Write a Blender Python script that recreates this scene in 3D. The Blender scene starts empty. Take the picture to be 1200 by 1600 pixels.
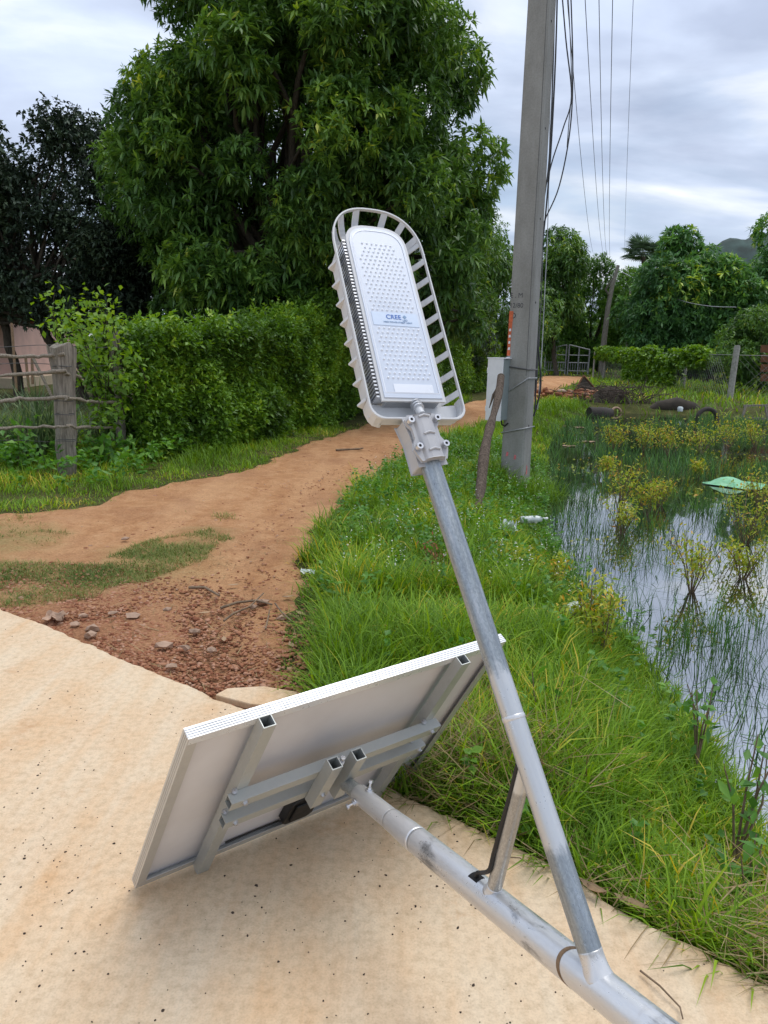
import bpy, math, random
import numpy as np
from mathutils import Vector, Matrix
random.seed(7)
rng = np.random.default_rng(7)
SC = bpy.context.scene
COL = SC.collection

# ------------------------------------------------------------------ camera
CAM_H = 1.5
FPX = 1200.0                       # focal length in pixels of a 1200x1600 frame
PITCH = math.atan(260/1200.0)
ROLL = math.radians(1.41)
cp, sp, cr, sr = math.cos(PITCH), math.sin(PITCH), math.cos(ROLL), math.sin(ROLL)
CAM = np.array([0, 0, CAM_H])
_X, _U, _F = np.array([1., 0, 0]), np.array([0, sp, cp]), np.array([0, cp, -sp])
RGT = cr*_X + sr*_U
UPV = -sr*_X + cr*_U
cam_d = bpy.data.cameras.new('camera')
cam = bpy.data.objects.new('camera', cam_d)
COL.objects.link(cam)
cam_d.sensor_width = 36
cam_d.lens = 27
cam_d.clip_start = 0.05
cam_d.clip_end = 3000
cam.matrix_world = Matrix(((RGT[0], UPV[0], -_F[0], 0), (RGT[1], UPV[1], -_F[1], 0), (RGT[2], UPV[2], -_F[2], CAM_H), (0, 0, 0, 1)))
SC.camera = cam

# ------------------------------------------------------------------ sky, sun, exposure
SUN_EL, SUN_AZ = math.radians(71), math.radians(48)   # azimuth measured clockwise from +Y
world = bpy.data.worlds.new('World')
SC.world = world
world.use_nodes = True
nt = world.node_tree
nt.nodes.clear()
def wn(t, **k):
    n = nt.nodes.new(t)
    for a, v in k.items(): setattr(n, a, v)
    return n
def ln(a, b): nt.links.new(a, b)
out = wn('ShaderNodeOutputWorld'); bg = wn('ShaderNodeBackground'); bg.inputs[1].default_value = 0.1
sky = wn('ShaderNodeTexSky', sky_type='NISHITA'); sky.sun_disc = False
sky.sun_elevation = SUN_EL; sky.sun_rotation = SUN_AZ; sky.air_density = 1.0; sky.dust_density = 0.6; sky.altitude = 50
tc = wn('ShaderNodeTexCoord'); sep = wn('ShaderNodeSeparateXYZ'); ln(tc.outputs['Generated'], sep.inputs[0])
zc = wn('ShaderNodeMath', operation='MAXIMUM'); ln(sep.outputs[2], zc.inputs[0]); zc.inputs[1].default_value = 0.0
za = wn('ShaderNodeMath', operation='ADD'); ln(zc.outputs[0], za.inputs[0]); za.inputs[1].default_value = 0.16
dx = wn('ShaderNodeMath', operation='DIVIDE'); ln(sep.outputs[0], dx.inputs[0]); ln(za.outputs[0], dx.inputs[1])
dy = wn('ShaderNodeMath', operation='DIVIDE'); ln(sep.outputs[1], dy.inputs[0]); ln(za.outputs[0], dy.inputs[1])
cmb = wn('ShaderNodeCombineXYZ'); ln(dx.outputs[0], cmb.inputs[0]); ln(dy.outputs[0], cmb.inputs[1])
mp = wn('ShaderNodeMapping'); ln(cmb.outputs[0], mp.inputs[0])
mp.inputs['Location'].default_value = (3.35, 1.9, 0.0); mp.inputs['Scale'].default_value = (0.62, 0.95, 1)
n1 = wn('ShaderNodeTexNoise'); ln(mp.outputs[0], n1.inputs['Vector']); n1.inputs['Scale'].default_value = 0.75; n1.inputs['Detail'].default_value = 8; n1.inputs['Roughness'].default_value = 0.56; n1.inputs['Distortion'].default_value = 0.5
n2 = wn('ShaderNodeTexNoise'); ln(mp.outputs[0], n2.inputs['Vector']); n2.inputs['Scale'].default_value = 1.7; n2.inputs['Detail'].default_value = 7; n2.inputs['Roughness'].default_value = 0.48; n2.inputs['Distortion'].default_value = 0.3
# cover: how much of the sky is cloud; the rest is clear Nishita blue
cov = wn('ShaderNodeMapRange'); cov.inputs[1].default_value = 0.30; cov.inputs[2].default_value = 0.50; ln(n1.outputs[0], cov.inputs[0])
cov.inputs[3].default_value = 0.55; cov.inputs[4].default_value = 1.0
rmp = wn('ShaderNodeValToRGB'); ln(n2.outputs[0], rmp.inputs[0])
e = rmp.color_ramp.elements
e[0].position = 0.36; e[0].color = (3.5, 4.05, 5.3, 1)
e[1].position = 0.66; e[1].color = (8.3, 8.5, 8.8, 1)
m_ = e.new(0.50); m_.color = (4.9, 5.6, 7.0, 1)
hor = wn('ShaderNodeMapRange'); ln(n1.outputs[0], hor.inputs[0]); hor.inputs[1].default_value = 0.38; hor.inputs[2].default_value = 0.66; hor.inputs[3].default_value = 0.80; hor.inputs[4].default_value = 1.25
mulc = wn('ShaderNodeVectorMath', operation='SCALE'); ln(rmp.outputs[0], mulc.inputs[0]); ln(hor.outputs[0], mulc.inputs['Scale'])
skm = wn('ShaderNodeVectorMath', operation='SCALE'); ln(sky.outputs[0], skm.inputs[0]); skm.inputs['Scale'].default_value = 1.0
mx = wn('ShaderNodeMix', data_type='RGBA'); ln(cov.outputs[0], mx.inputs[0]); ln(skm.outputs[0], mx.inputs[6]); ln(mulc.outputs[0], mx.inputs[7])
ln(mx.outputs[2], bg.inputs[0]); ln(bg.outputs[0], out.inputs[0])

sun_d = bpy.data.lights.new('sun', 'SUN'); sun_d.energy = 1.3; sun_d.angle = math.radians(42); sun_d.color = (1.0, 0.95, 0.88)
sun = bpy.data.objects.new('sun', sun_d); COL.objects.link(sun)
sdir = Vector((math.sin(SUN_AZ)*math.cos(SUN_EL), math.cos(SUN_AZ)*math.cos(SUN_EL), math.sin(SUN_EL)))
sun.rotation_euler = sdir.to_track_quat('Z', 'Y').to_euler()
sun.location = (0, 0, 30)

SC.view_settings.view_transform = 'Standard'
SC.view_settings.look = 'None'
SC.view_settings.exposure = 0.55
SC.view_settings.gamma = 1
SC.view_settings.use_curve_mapping = False
SC.render.engine = 'CYCLES'
SC.cycles.use_denoising = True
SC.cycles.max_bounces = 8
SC.cycles.diffuse_bounces = 3
SC.cycles.glossy_bounces = 4
SC.cycles.transmission_bounces = 4
SC.cycles.transparent_max_bounces = 6
SC.cycles.caustics_reflective = False
SC.cycles.caustics_refractive = False

# ------------------------------------------------------------------ helpers: places
def ray(u, v): return (u-600)/FPX*RGT + (800-v)/FPX*UPV + _F
def at_z(u, v, z=0.0):
    d = ray(u, v); return CAM + d*(z-CAM_H)/d[2]
def at_d(u, v, dist): return CAM + ray(u, v)*dist
def nrm(a):
    a = np.asarray(a, float); return a/np.linalg.norm(a)
def in_poly(x, y, poly):
    poly = np.asarray(poly); r = np.zeros(x.shape, bool); j = len(poly)-1
    for i in range(len(poly)):
        xi, yi = poly[i]; xj, yj = poly[j]
        c = ((yi > y) != (yj > y)) & (x < (xj-xi)*(y-yi)/(yj-yi+1e-12)+xi)
        r ^= c; j = i
    return r
def line_dist(x, y, pts):
    best = np.full(x.shape, 1e9)
    pts = np.asarray(pts, float)
    for a, b in zip(pts[:-1], pts[1:]):
        d = b-a; L = d@d
        t = np.clip(((x-a[0])*d[0]+(y-a[1])*d[1])/L, 0, 1)
        best = np.minimum(best, np.hypot(x-a[0]-t*d[0], y-a[1]-t*d[1]))
    return best
def sstep(a, b, x):
    t = np.clip((x-a)/(b-a), 0, 1); return t*t*(3-2*t)
_ng = [rng.random((64, 64)) for _ in range(4)]
def vnoise(x, y, s, k=0):
    x = np.asarray(x)*s+100.37; y = np.asarray(y)*s+57.11
    xi = np.floor(x).astype(int); yi = np.floor(y).astype(int); fx = x-xi; fy = y-yi
    fx = fx*fx*(3-2*fx); fy = fy*fy*(3-2*fy); g = _ng[k]
    a = g[xi % 64, yi % 64]; b = g[(xi+1) % 64, yi % 64]; c = g[xi % 64, (yi+1) % 64]; d = g[(xi+1) % 64, (yi+1) % 64]
    return (a*(1-fx)+b*fx)*(1-fy)+(c*(1-fx)+d*fx)*fy-0.5

# ------------------------------------------------------------------ helpers: meshes
def link_mesh(name, V, tris, mat, parent=None, smooth=False, rnd=None, attrs=None, polys=None):
    me = bpy.data.meshes.new(name)
    V = np.asarray(V, np.float32)
    if polys is None:
        T = np.asarray(tris, np.int32)
        k = T.shape[1]
        me.vertices.add(len(V)); me.vertices.foreach_set('co', V.ravel())
        me.loops.add(T.size); me.loops.foreach_set('vertex_index', T.ravel())
        me.polygons.add(len(T)); me.polygons.foreach_set('loop_start', np.arange(0, T.size, k, dtype=np.int32))
        me.update(calc_edges=True)
    else:
        me.from_pydata([tuple(v) for v in V.tolist()], [], polys)
    if smooth:
        me.polygons.foreach_set('use_smooth', np.ones(len(me.polygons), bool))
    if rnd is not None:
        a = me.attributes.new('rnd', 'FLOAT', 'POINT'); a.data.foreach_set('value', np.asarray(rnd, np.float32))
    for k_, v_ in (attrs or {}).items():
        a = me.attributes.new(k_, 'FLOAT', 'POINT'); a.data.foreach_set('value', np.asarray(v_, np.float32))
    if mat is not None: me.materials.append(mat)
    me.validate()
    o = bpy.data.objects.new(name, me); COL.objects.link(o)
    if parent is not None: o.parent = parent
    return o
def tag(o, label=None, cat=None, group=None, kind=None):
    if label: o['label'] = label
    if cat: o['category'] = cat
    if group: o['group'] = group
    if kind: o['kind'] = kind
    return o
def empty(name, loc, label=None, cat=None, group=None):
    o = bpy.data.objects.new(name, None); COL.objects.link(o)
    o.location = tuple(float(c) for c in loc); o.empty_display_size = 0.1
    return tag(o, label, cat, group)
def base_of(parent):
    b = np.zeros(3)
    while parent is not None:
        b = b+np.array(parent.location); parent = parent.parent
    return b
class MB:
    """collects polygons in world space; build() links them as one mesh object"""
    def __init__(s): s.V = []; s.P = []; s.S = []
    def add(s, V, P, smooth=False):
        n = len(s.V); s.V += [np.asarray(v, float) for v in V]
        s.P += [[i+n for i in p] for p in P]; s.S += [smooth]*len(P); return s
    def box(s, c, ax, ay, az, sx, sy, sz):
        """c centre, ax/ay/az unit axes, sizes full"""
        c = np.asarray(c, float); ax = np.asarray(ax, float)*sx/2; ay = np.asarray(ay, float)*sy/2; az = np.asarray(az, float)*sz/2
        V = [c+i*ax+j*ay+k*az for i in (-1, 1) for j in (-1, 1) for k in (-1, 1)]
        P = [(0, 1, 3, 2), (4, 6, 7, 5), (0, 4, 5, 1), (2, 3, 7, 6), (0, 2, 6, 4), (1, 5, 7, 3)]
        if np.dot(np.cross(ax, ay), az) < 0: P = [p[::-1] for p in P]
        return s.add(V, P)
    def tube(s, pts, rad, n=12, cap=True, flat=None):
        pts = [np.asarray(p, float) for p in pts]
        if np.isscalar(rad): rad = [rad]*len(pts)
        V = []; P = []
        t0 = nrm(pts[1]-pts[0]); ref = np.array([0, 0, 1.]) if abs(t0[2]) < .9 else np.array([1., 0, 0])
        a = nrm(np.cross(t0, ref))
        for i, p in enumerate(pts):
            t = nrm(pts[min(i+1, len(pts)-1)]-pts[max(i-1, 0)])
            a = nrm(a-(a@t)*t); b = np.cross(t, a)
            for k in range(n):
                th = 2*math.pi*k/n
                V.append(p+rad[i]*(a*math.cos(th)+b*math.sin(th)*(flat or 1)))
        for i in range(len(pts)-1):
            for k in range(n):
                k2 = (k+1) % n
                P.append((i*n+k, i*n+k2, (i+1)*n+k2, (i+1)*n+k))
        s.add(V, P, True)
        if cap:
            s.add(V[:n], [tuple(range(n))[::-1]]); s.add(V[-n:], [tuple(range(n))])
        return s
    def prism(s, pts2, o, ax, ay, az, h0, h1):
        """extrude a 2D outline (ccw in ax,ay) from h0 to h1 along az"""
        o = np.asarray(o, float); n = len(pts2)
        lo = [o+p[0]*ax+p[1]*ay+h0*az for p in pts2]; hi = [o+p[0]*ax+p[1]*ay+h1*az for p in pts2]
        P = [tuple(range(n))[::-1], tuple(range(n, 2*n))]+[(i, (i+1) % n, n+(i+1) % n, n+i) for i in range(n)]
        return s.add(lo+hi, P)
    def build(s, name, mat, parent=None, bevel=0):
        b = base_of(parent)
        me = bpy.data.meshes.new(name)
        me.from_pydata([tuple((v-b).tolist()) for v in s.V], [], s.P)
        me.polygons.foreach_set('use_smooth', np.array(s.S, bool))
        me.materials.append(mat); me.validate()
        o = bpy.data.objects.new(name, me); COL.objects.link(o)
        if parent is not None: o.parent = parent
        if bevel:
            m = o.modifiers.new('bevel', 'BEVEL'); m.width = bevel; m.segments = 2; m.limit_method = 'ANGLE'; m.angle_limit = math.radians(40)
        return o
def copy_tree(o, loc=None, rotz=None):
    c = o.copy(); COL.objects.link(c)
    if loc is not None: c.location = loc
    if rotz is not None: c.rotation_euler = (0, 0, rotz)
    for ch in list(o.children):
        d = copy_tree(ch); d.parent = c
    return c

# ------------------------------------------------------------------ helpers: materials
class NT:
    def __init__(s, name):
        s.m = bpy.data.materials.new(name); s.m.use_nodes = True; s.t = s.m.node_tree; s.t.nodes.clear()
        s.o = s.n('ShaderNodeOutputMaterial'); s.b = s.n('ShaderNodeBsdfPrincipled'); s.l(s.b.outputs[0], s.o.inputs[0])
    def n(s, t, **k):
        n = s.t.nodes.new(t)
        for a, v in k.items(): setattr(n, a, v)
        return n
    def l(s, a, b): s.t.links.new(a, b)
    def coord(s, kind='pos', scale=(1, 1, 1), rot=(0, 0, 0)):
        if kind == 'pos': o = s.n('ShaderNodeNewGeometry').outputs['Position']
        else: o = s.n('ShaderNodeTexCoord').outputs['Object']
        m = s.n('ShaderNodeMapping'); m.inputs['Scale'].default_value = scale; m.inputs['Rotation'].default_value = rot
        s.l(o, m.inputs[0]); return m.outputs[0]
    def noise(s, vec, scale, detail=4, rough=.55, dist=0):
        n = s.n('ShaderNodeTexNoise'); s.l(vec, n.inputs['Vector'])
        n.inputs['Scale'].default_value = scale; n.inputs['Detail'].default_value = detail; n.inputs['Roughness'].default_value = rough; n.inputs['Distortion'].default_value = dist
        return n.outputs[0]
    def ramp(s, fac, stops):
        r = s.n('ShaderNodeValToRGB'); s.l(fac, r.inputs[0]); e = r.color_ramp.elements
        for i, (p, c) in enumerate(stops):
            x = e[i] if i < 2 else e.new(p)
            x.position = p; x.color = (*c, 1) if len(c) == 3 else c
        return r.outputs[0]
    def rng(s, fac, a, b, c=0, d=1):
        r = s.n('ShaderNodeMapRange'); s.l(fac, r.inputs[0])
        for i, v in enumerate((a, b, c, d)): r.inputs[i+1].default_value = v
        return r.outputs[0]
    def mix(s, fac, a, b, blend='MIX'):
        m = s.n('ShaderNodeMix', data_type='RGBA', blend_type=blend)
        for i, v in ((0, fac), (6, a), (7, b)):
            if hasattr(v, 'links') or hasattr(v, 'is_linked'): s.l(v, m.inputs[i])
            elif i == 0: m.inputs[0].default_value = v
            else: m.inputs[i].default_value = (*v, 1)
        return m.outputs[2]
    def math(s, op, a, b):
        m = s.n('ShaderNodeMath', operation=op)
        for i, v in ((0, a), (1, b)):
            if hasattr(v, 'is_linked'): s.l(v, m.inputs[i])
            else: m.inputs[i].default_value = v
        return m.outputs[0]
    def attr(s, name): return s.n('ShaderNodeAttribute', attribute_name=name).outputs['Fac']
    def set(s, col=None, rough=None, metal=None, spec=None, **k):
        for key, v in (('Base Color', col), ('Roughness', rough), ('Metallic', metal), ('Specular IOR Level', spec), *k.items()):
            if v is None: continue
            i = s.b.inputs[key]
            if hasattr(v, 'is_linked'): s.l(v, i)
            elif key == 'Base Color': i.default_value = (*v, 1)
            else: i.default_value = v
        return s
    def bump(s, h, strength=.3, dist=.01):
        b = s.n('ShaderNodeBump'); b.inputs['Strength'].default_value = strength; b.inputs['Distance'].default_value = dist
        s.l(h, b.inputs['Height']); s.l(b.outputs[0], s.b.inputs['Normal']); return s
def plain(name, col, rough=.6, metal=0, var=.25, scale=20, bump=0, spec=.4):
    t = NT(name); v = t.coord('obj'); n = t.noise(v, scale, 5)
    lo = tuple(c*(1-var) for c in col); hi = tuple(min(1, c*(1+var)) for c in col)
    t.set(t.ramp(n, [(.3, lo), (.7, hi)]), t.rng(n, .3, .7, max(0, rough-.1), min(1, rough+.1)), metal, spec)
    if bump: t.bump(t.noise(v, scale*3, 6), bump, .01)
    return t.m
def foliage(name, stops, transl=.3, rough=.45, spec=.35, tcol=None):
    """leaf colour spread by a per-leaf random number, part of the light passing through"""
    t = NT(name); r = t.attr('rnd')
    c = t.ramp(r, stops)
    t.set(c, rough, 0, spec)
    tr = t.n('ShaderNodeBsdfTranslucent')
    hs = t.n('ShaderNodeHueSaturation'); hs.inputs['Hue'].default_value = .485; hs.inputs['Saturation'].default_value = 1.15; hs.inputs['Value'].default_value = 1.4
    t.l(c, hs.inputs['Color']); t.l(hs.outputs[0], tr.inputs[0])
    ms = t.n('ShaderNodeMixShader'); ms.inputs[0].default_value = transl
    t.l(t.b.outputs[0], ms.inputs[1]); t.l(tr.outputs[0], ms.inputs[2]); t.l(ms.outputs[0], t.o.inputs[0])
    return t.m

# ------------------------------------------------------------------ helpers: leaves, blades, bark
def unit(a): return a/np.maximum(np.linalg.norm(a, axis=-1, keepdims=True), 1e-9)
def rand_unit(n): return unit(rng.normal(size=(n, 3)))
Zv = np.array([0, 0, 1.])
def leaves_geo(B, D, L, W, droop=.2, fold=.15, wpos=.45):
    """lance-shaped folded leaves: 5 vertices, 4 triangles each"""
    n = len(B); D = unit(D); L = np.broadcast_to(L, n)[:, None]; W = np.broadcast_to(W, n)[:, None]
    side = unit(np.cross(D, Zv+rng.normal(size=(n, 3))*.35)); N = np.cross(side, D)
    flip = np.where(N[:, 2:3] < 0, -1., 1.); N = N*flip
    dr = np.broadcast_to(droop, n)[:, None]
    mid = B+D*L*wpos-Zv*dr*L*.2
    tip = B+D*L-Zv*dr*L
    V = np.stack([B, mid+side*W/2+N*fold*W, mid-N*fold*W*.4, mid-side*W/2+N*fold*W, tip], 1).reshape(-1, 3)
    T = np.array([[0, 2, 1], [0, 3, 2], [1, 2, 4], [2, 3, 4]])
    F = (np.arange(n)[:, None, None]*5+T).reshape(-1, 3)
    return V, F, 5
def blades_geo(B, H, W, lean, az, curl=.6):
    """grass blades: 7 vertices, 5 triangles each, bending over towards az"""
    n = len(B); H = np.broadcast_to(H, n); W = np.broadcast_to(W, n); lean = np.broadcast_to(lean, n); curl = np.broadcast_to(curl, n)
    d = np.stack([np.cos(az), np.sin(az), np.zeros(n)], 1); s = np.stack([-np.sin(az+rng.normal(0, .5, n)), np.cos(az), np.zeros(n)], 1)
    V = []
    p = B.copy(); ang = lean.copy()
    for k, w in enumerate((1.0, .9, .62)):
        V += [p+s*(W*w/2)[:, None], p-s*(W*w/2)[:, None]]
        p = p+(d*np.sin(ang)[:, None]+Zv*np.cos(ang)[:, None])*(H/3)[:, None]
        ang = ang+curl*(.6+.4*k)
    V.append(p)
    V = np.stack(V, 1).reshape(-1, 3)
    T = np.array([[0, 1, 3], [0, 3, 2], [2, 3, 5], [2, 5, 4], [4, 5, 6]])
    return V, (np.arange(n)[:, None, None]*7+T).reshape(-1, 3), 7
class Bunch:
    def __init__(s): s.V = []; s.F = []; s.R = []; s.k = 0
    def add(s, g, r):
        V, F, per = g
        s.V.append(V); s.F.append(F+s.k); s.R.append(np.repeat(r, per)); s.k += len(V); return s
    def build(s, name, mat, parent=None):
        b = base_of(parent)
        return link_mesh(name, np.concatenate(s.V)-b, np.concatenate(s.F), mat, parent, rnd=np.concatenate(s.R))
def sphere_pts(n):
    return rand_unit(n)
def rosettes(centres, axes, k, L, W, spread=(.9, 1.7), droop=(.1, .5), tone=None):
    """k leaves round the tip of each twig, hanging outwards"""
    n = len(centres); B = np.repeat(centres, k, 0); A = unit(np.repeat(axes, k, 0))
    ref = rand_unit(n*k); p = unit(np.cross(A, ref)); th = rng.uniform(*spread, n*k)[:, None]
    D = A*np.cos(th)+p*np.sin(th)
    B = B+A*rng.uniform(-.06, .04, (n*k, 1))
    Ls = L*rng.uniform(.65, 1.15, n*k)
    r = np.repeat(tone if tone is not None else rng.random(n), k)*.75+rng.random(n*k)*.25
    return leaves_geo(B, D, Ls, W*rng.uniform(.8, 1.2, n*k), rng.uniform(*droop, n*k)), r
def ico():
    t = (1+5**.5)/2
    V = np.array([(-1, t, 0), (1, t, 0), (-1, -t, 0), (1, -t, 0), (0, -1, t), (0, 1, t), (0, -1, -t), (0, 1, -t), (t, 0, -1), (t, 0, 1), (-t, 0, -1), (-t, 0, 1)])
    F = np.array([(0, 11, 5), (0, 5, 1), (0, 1, 7), (0, 7, 10), (0, 10, 11), (1, 5, 9), (5, 11, 4), (11, 10, 2), (10, 7, 6), (7, 1, 8), (3, 9, 4), (3, 4, 2), (3, 2, 6), (3, 6, 8), (3, 8, 9), (4, 9, 5), (2, 4, 11), (6, 2, 10), (8, 6, 7), (9, 8, 1)])
    return V/np.linalg.norm(V[0]), F
ICO_V, ICO_F = ico()
def chips_geo(P, R, flat=.6):
    n = len(P)
    J = ICO_V[None]*(1+rng.normal(0, .22, (n, 12, 1)))
    S = np.stack([rng.uniform(.7, 1.4, n), rng.uniform(.7, 1.2, n), rng.uniform(flat*.6, flat, n)], 1)
    a = rng.uniform(0, 6.28, n); J = J*S[:, None]
    x = J[..., 0]*np.cos(a)[:, None]-J[..., 1]*np.sin(a)[:, None]; y = J[..., 0]*np.sin(a)[:, None]+J[..., 1]*np.cos(a)[:, None]
    V = np.stack([x, y, J[..., 2]], -1)*np.broadcast_to(R, n)[:, None, None]+P[:, None]
    return V.reshape(-1, 3), (np.arange(n)[:, None, None]*12+ICO_F).reshape(-1, 3), 12

# ------------------------------------------------------------------ materials
def mat_concrete():
    t = NT('concrete'); v = t.coord('pos')
    big = t.noise(v, 1.3, 5, .6, .3)
    st = t.noise(t.coord('pos', (6.5, .55, 1), (0, 0, math.radians(4))), 1.0, 6, .6, .25)
    fine = t.noise(v, 38, 6, .65)
    mid = t.noise(v, 7, 6, .62)
    a = t.ramp(st, [(.34, (.72, .595, .435)), (.52, (.69, .51, .33)), (.68, (.65, .415, .225))])
    b = t.ramp(big, [(.38, (.73, .62, .45)), (.62, (.66, .42, .23))])
    c = t.mix(.36, a, b)
    c = t.mix(t.rng(mid, .40, .66, 0, .28), c, (.73, .62, .455))
    d = t.ramp(fine, [(.3, (.80, .78, .74)), (.55, (1, 1, 1)), (.8, (1.06, 1.05, 1.03))])
    c = t.mix(1, c, d, 'MULTIPLY')
    rs = t.noise(t.coord('pos', (1, 1, 1)), 3.1, 7, .7)
    c = t.mix(t.rng(rs, .60, .72, 0, .6), c, (.50, .27, .12))
    gr = t.noise(v, 170, 3, .6); c = t.mix(1, c, t.ramp(gr, [(.32, (.89, .88, .87)), (.5, (1.0, 1.0, 1.0)), (.7, (1.05, 1.05, 1.05))]), 'MULTIPLY')
    sk = t.noise(t.coord('pos', (16, .5, 1), (0, 0, math.radians(3))), 1.0, 5, .6); c = t.mix(t.rng(sk, .56, .72, 0, .28), c, (.63, .40, .22))
    t.set(c, t.rng(fine, .3, .7, .72, .92), 0, .25)
    h = t.math('ADD', fine, t.math('MULTIPLY', st, 1.2))
    t.bump(t.math('ADD', gr, t.math('MULTIPLY', h, .45)), .2, .004)
    return t.m
def mat_dirt():
    t = NT('red_dirt'); v = t.coord('pos')
    big = t.noise(v, .9, 5, .6, .3); mid = t.noise(v, 7, 9, .74); fine = t.noise(v, 55, 6, .7)
    tr = t.noise(t.coord('pos', (2.6, .35, 1), (0, 0, math.radians(-8))), 1.0, 5, .6, .2)
    c = t.ramp(mid, [(.3, (.38, .18, .085)), (.5, (.54, .28, .13)), (.7, (.66, .39, .205))])
    c = t.mix(t.rng(tr, .40, .64, 0, .55), c, (.70, .42, .225))
    c = t.mix(t.rng(big, .5, .68, 0, .6), c, (.40, .20, .105))
    g = t.attr('gravel')
    c = t.mix(t.math('MULTIPLY', g, .62), c, t.ramp(fine, [(.35, (.22, .095, .052)), (.55, (.40, .185, .10)), (.75, (.48, .27, .16))]))
    c = t.mix(1, c, t.ramp(fine, [(.3, (.72, .70, .68)), (.6, (1, 1, 1)), (.85, (1.15, 1.13, 1.1))]), 'MULTIPLY')
    ms = t.math('MULTIPLY', t.attr('moss'), t.rng(mid, .35, .6, .35, 1))
    c = t.mix(ms, c, t.ramp(fine, [(.3, (.15, .16, .05)), (.6, (.28, .27, .10)), (.8, (.38, .32, .15))]))
    t.set(c, .93, 0, .15); t.bump(t.math('ADD', fine, t.math('MULTIPLY', mid, 1.6)), .8, .025)
    return t.m
def mat_ground():
    t = NT('grassy_soil'); v = t.coord('pos')
    mid = t.noise(v, 4, 7, .65); fine = t.noise(v, 60, 6, .7)
    c = t.ramp(mid, [(.3, (.045, .055, .016)), (.5, (.085, .090, .028)), (.7, (.14, .12, .052))])
    c = t.mix(1, c, t.ramp(fine, [(.3, (.55, .55, .5)), (.6, (1, 1, 1))]), 'MULTIPLY')
    t.set(c, .95, 0, .1); t.bump(fine, .6, .02)
    return t.m
def mat_water():
    t = NT('pond_water'); v = t.coord('pos')
    n = t.noise(t.coord('pos', (1, .6, 1)), 2.2, 3, .5); n2 = t.noise(v, 14, 3, .5)
    t.set((.022, .022, .014), .02, 0, .8, IOR=4.0)
    t.bump(t.math('ADD', n, t.math('MULTIPLY', n2, .12)), .04, .03)
    return t.m
def mat_galv(name, col_a=(.30, .33, .35), col_b=(.70, .71, .75), metal=.55, bias=0.0, rust=.0):
    """hot-dip zinc under brushed silver paint; 'paint' says how much paint a place has, 'along'/'around' run with the pipe"""
    t = NT(name)
    cb = t.n('ShaderNodeCombineXYZ'); t.l(t.attr('along'), cb.inputs[2]); t.l(t.attr('ax'), cb.inputs[0]); t.l(t.attr('ay'), cb.inputs[1])
    def vec(sc):
        m = t.n('ShaderNodeMapping'); m.inputs['Scale'].default_value = sc; t.l(cb.outputs[0], m.inputs[0]); return m.outputs[0]
    brush = t.noise(vec((70, 70, 5)), 1.0, 6, .7); blot = t.noise(vec((16, 16, 9)), 1.0, 6, .68, .6); fine = t.noise(vec((160, 160, 120)), 1, 4, .6)
    sp = t.n('ShaderNodeTexVoronoi'); t.l(vec((420, 420, 220)), sp.inputs['Vector']); sp.inputs['Scale'].default_value = 1
    c0 = t.ramp(t.math('ADD', t.math('MULTIPLY', sp.outputs['Color'], .2), t.math('MULTIPLY', brush, .8)), [(.3, tuple(c*.72 for c in col_a)), (.5, col_a), (.72, tuple(min(1, c*1.45) for c in col_a))])
    f = t.math('ADD', t.math('ADD', t.math('MULTIPLY', blot, .95), t.math('MULTIPLY', brush, .55)), t.math('SUBTRACT', t.attr('paint'), .75-bias))
    m = t.rng(f, .44, .60, 0, 1)
    c1 = t.mix(t.rng(brush, .45, .7, 0, .45), col_b, tuple(x*.80 for x in col_b))
    c = t.mix(m, c0, c1)
    sc = t.noise(vec((34, 34, 12)), 1.0, 7, .75, .4)
    c = t.mix(t.rng(sc, .64, .70, 0, .8), c, (.17, .155, .14))
    c = t.mix(t.math('MULTIPLY', t.rng(t.noise(vec((26, 26, 22)), 1, 6, .7), .60, .68, 0, .8), t.attr('rust')), c, (.20, .095, .05))
    t.set(c, t.rng(t.math('ADD', t.math('MULTIPLY', fine, .5), t.math('MULTIPLY', blot, .5)), .35, .65, .24, .50), metal, .5); t.bump(t.math('ADD', fine, t.math('MULTIPLY', blot, 1.5)), .12, .002)
    return t.m
def mat_alu(name, col=(.62, .64, .66), rough=.42, metal=.7):
    t = NT(name); n = t.noise(t.coord('obj', (30, 30, 30)), 2, 4, .6); g = t.noise(t.coord('obj'), 7, 6, .7)
    c = t.mix(t.rng(g, .5, .75, 0, .5), col, tuple(x*.72 for x in col))
    t.set(c, t.rng(n, .3, .7, rough-.08, rough+.1), metal, .5); return t.m
def mat_backsheet():
    t = NT('white_backsheet'); n = t.noise(t.coord('obj'), 3.2, 5, .6); f = t.noise(t.coord('obj'), 60, 4, .6)
    c = t.ramp(n, [(.35, (.66, .64, .64)), (.65, (.74, .73, .74))]); t.set(c, .38, 0, .45); t.bump(f, .05, .002); return t.m
def mat_bark(name, a, b, sc=(9, 9, 1.6), bump=.7):
    t = NT(name); v = t.coord('obj', sc); n = t.noise(v, 3, 8, .7, .4); n2 = t.noise(t.coord('obj'), 5, 6, .65)
    c = t.ramp(n, [(.32, a), (.68, b)]); c = t.mix(t.rng(n2, .55, .72, 0, .5), c, tuple(x*.55 for x in b))
    t.set(c, .88, 0, .2); t.bump(n, bump, .03); return t.m
def mat_pole():
    t = NT('pole_concrete'); v = t.coord('obj'); n = t.noise(t.coord('obj', (1, 1, .35)), 3.5, 7, .65); f = t.noise(v, 60, 6, .7)
    c = t.ramp(n, [(.32, (.24, .235, .215)), (.68, (.37, .365, .345))]); c = t.mix(1, c, t.ramp(f, [(.3, (.82, .82, .8)), (.6, (1, 1, 1))]), 'MULTIPLY')
    t.set(c, .88, 0, .2); t.bump(f, .25, .006); return t.m
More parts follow.
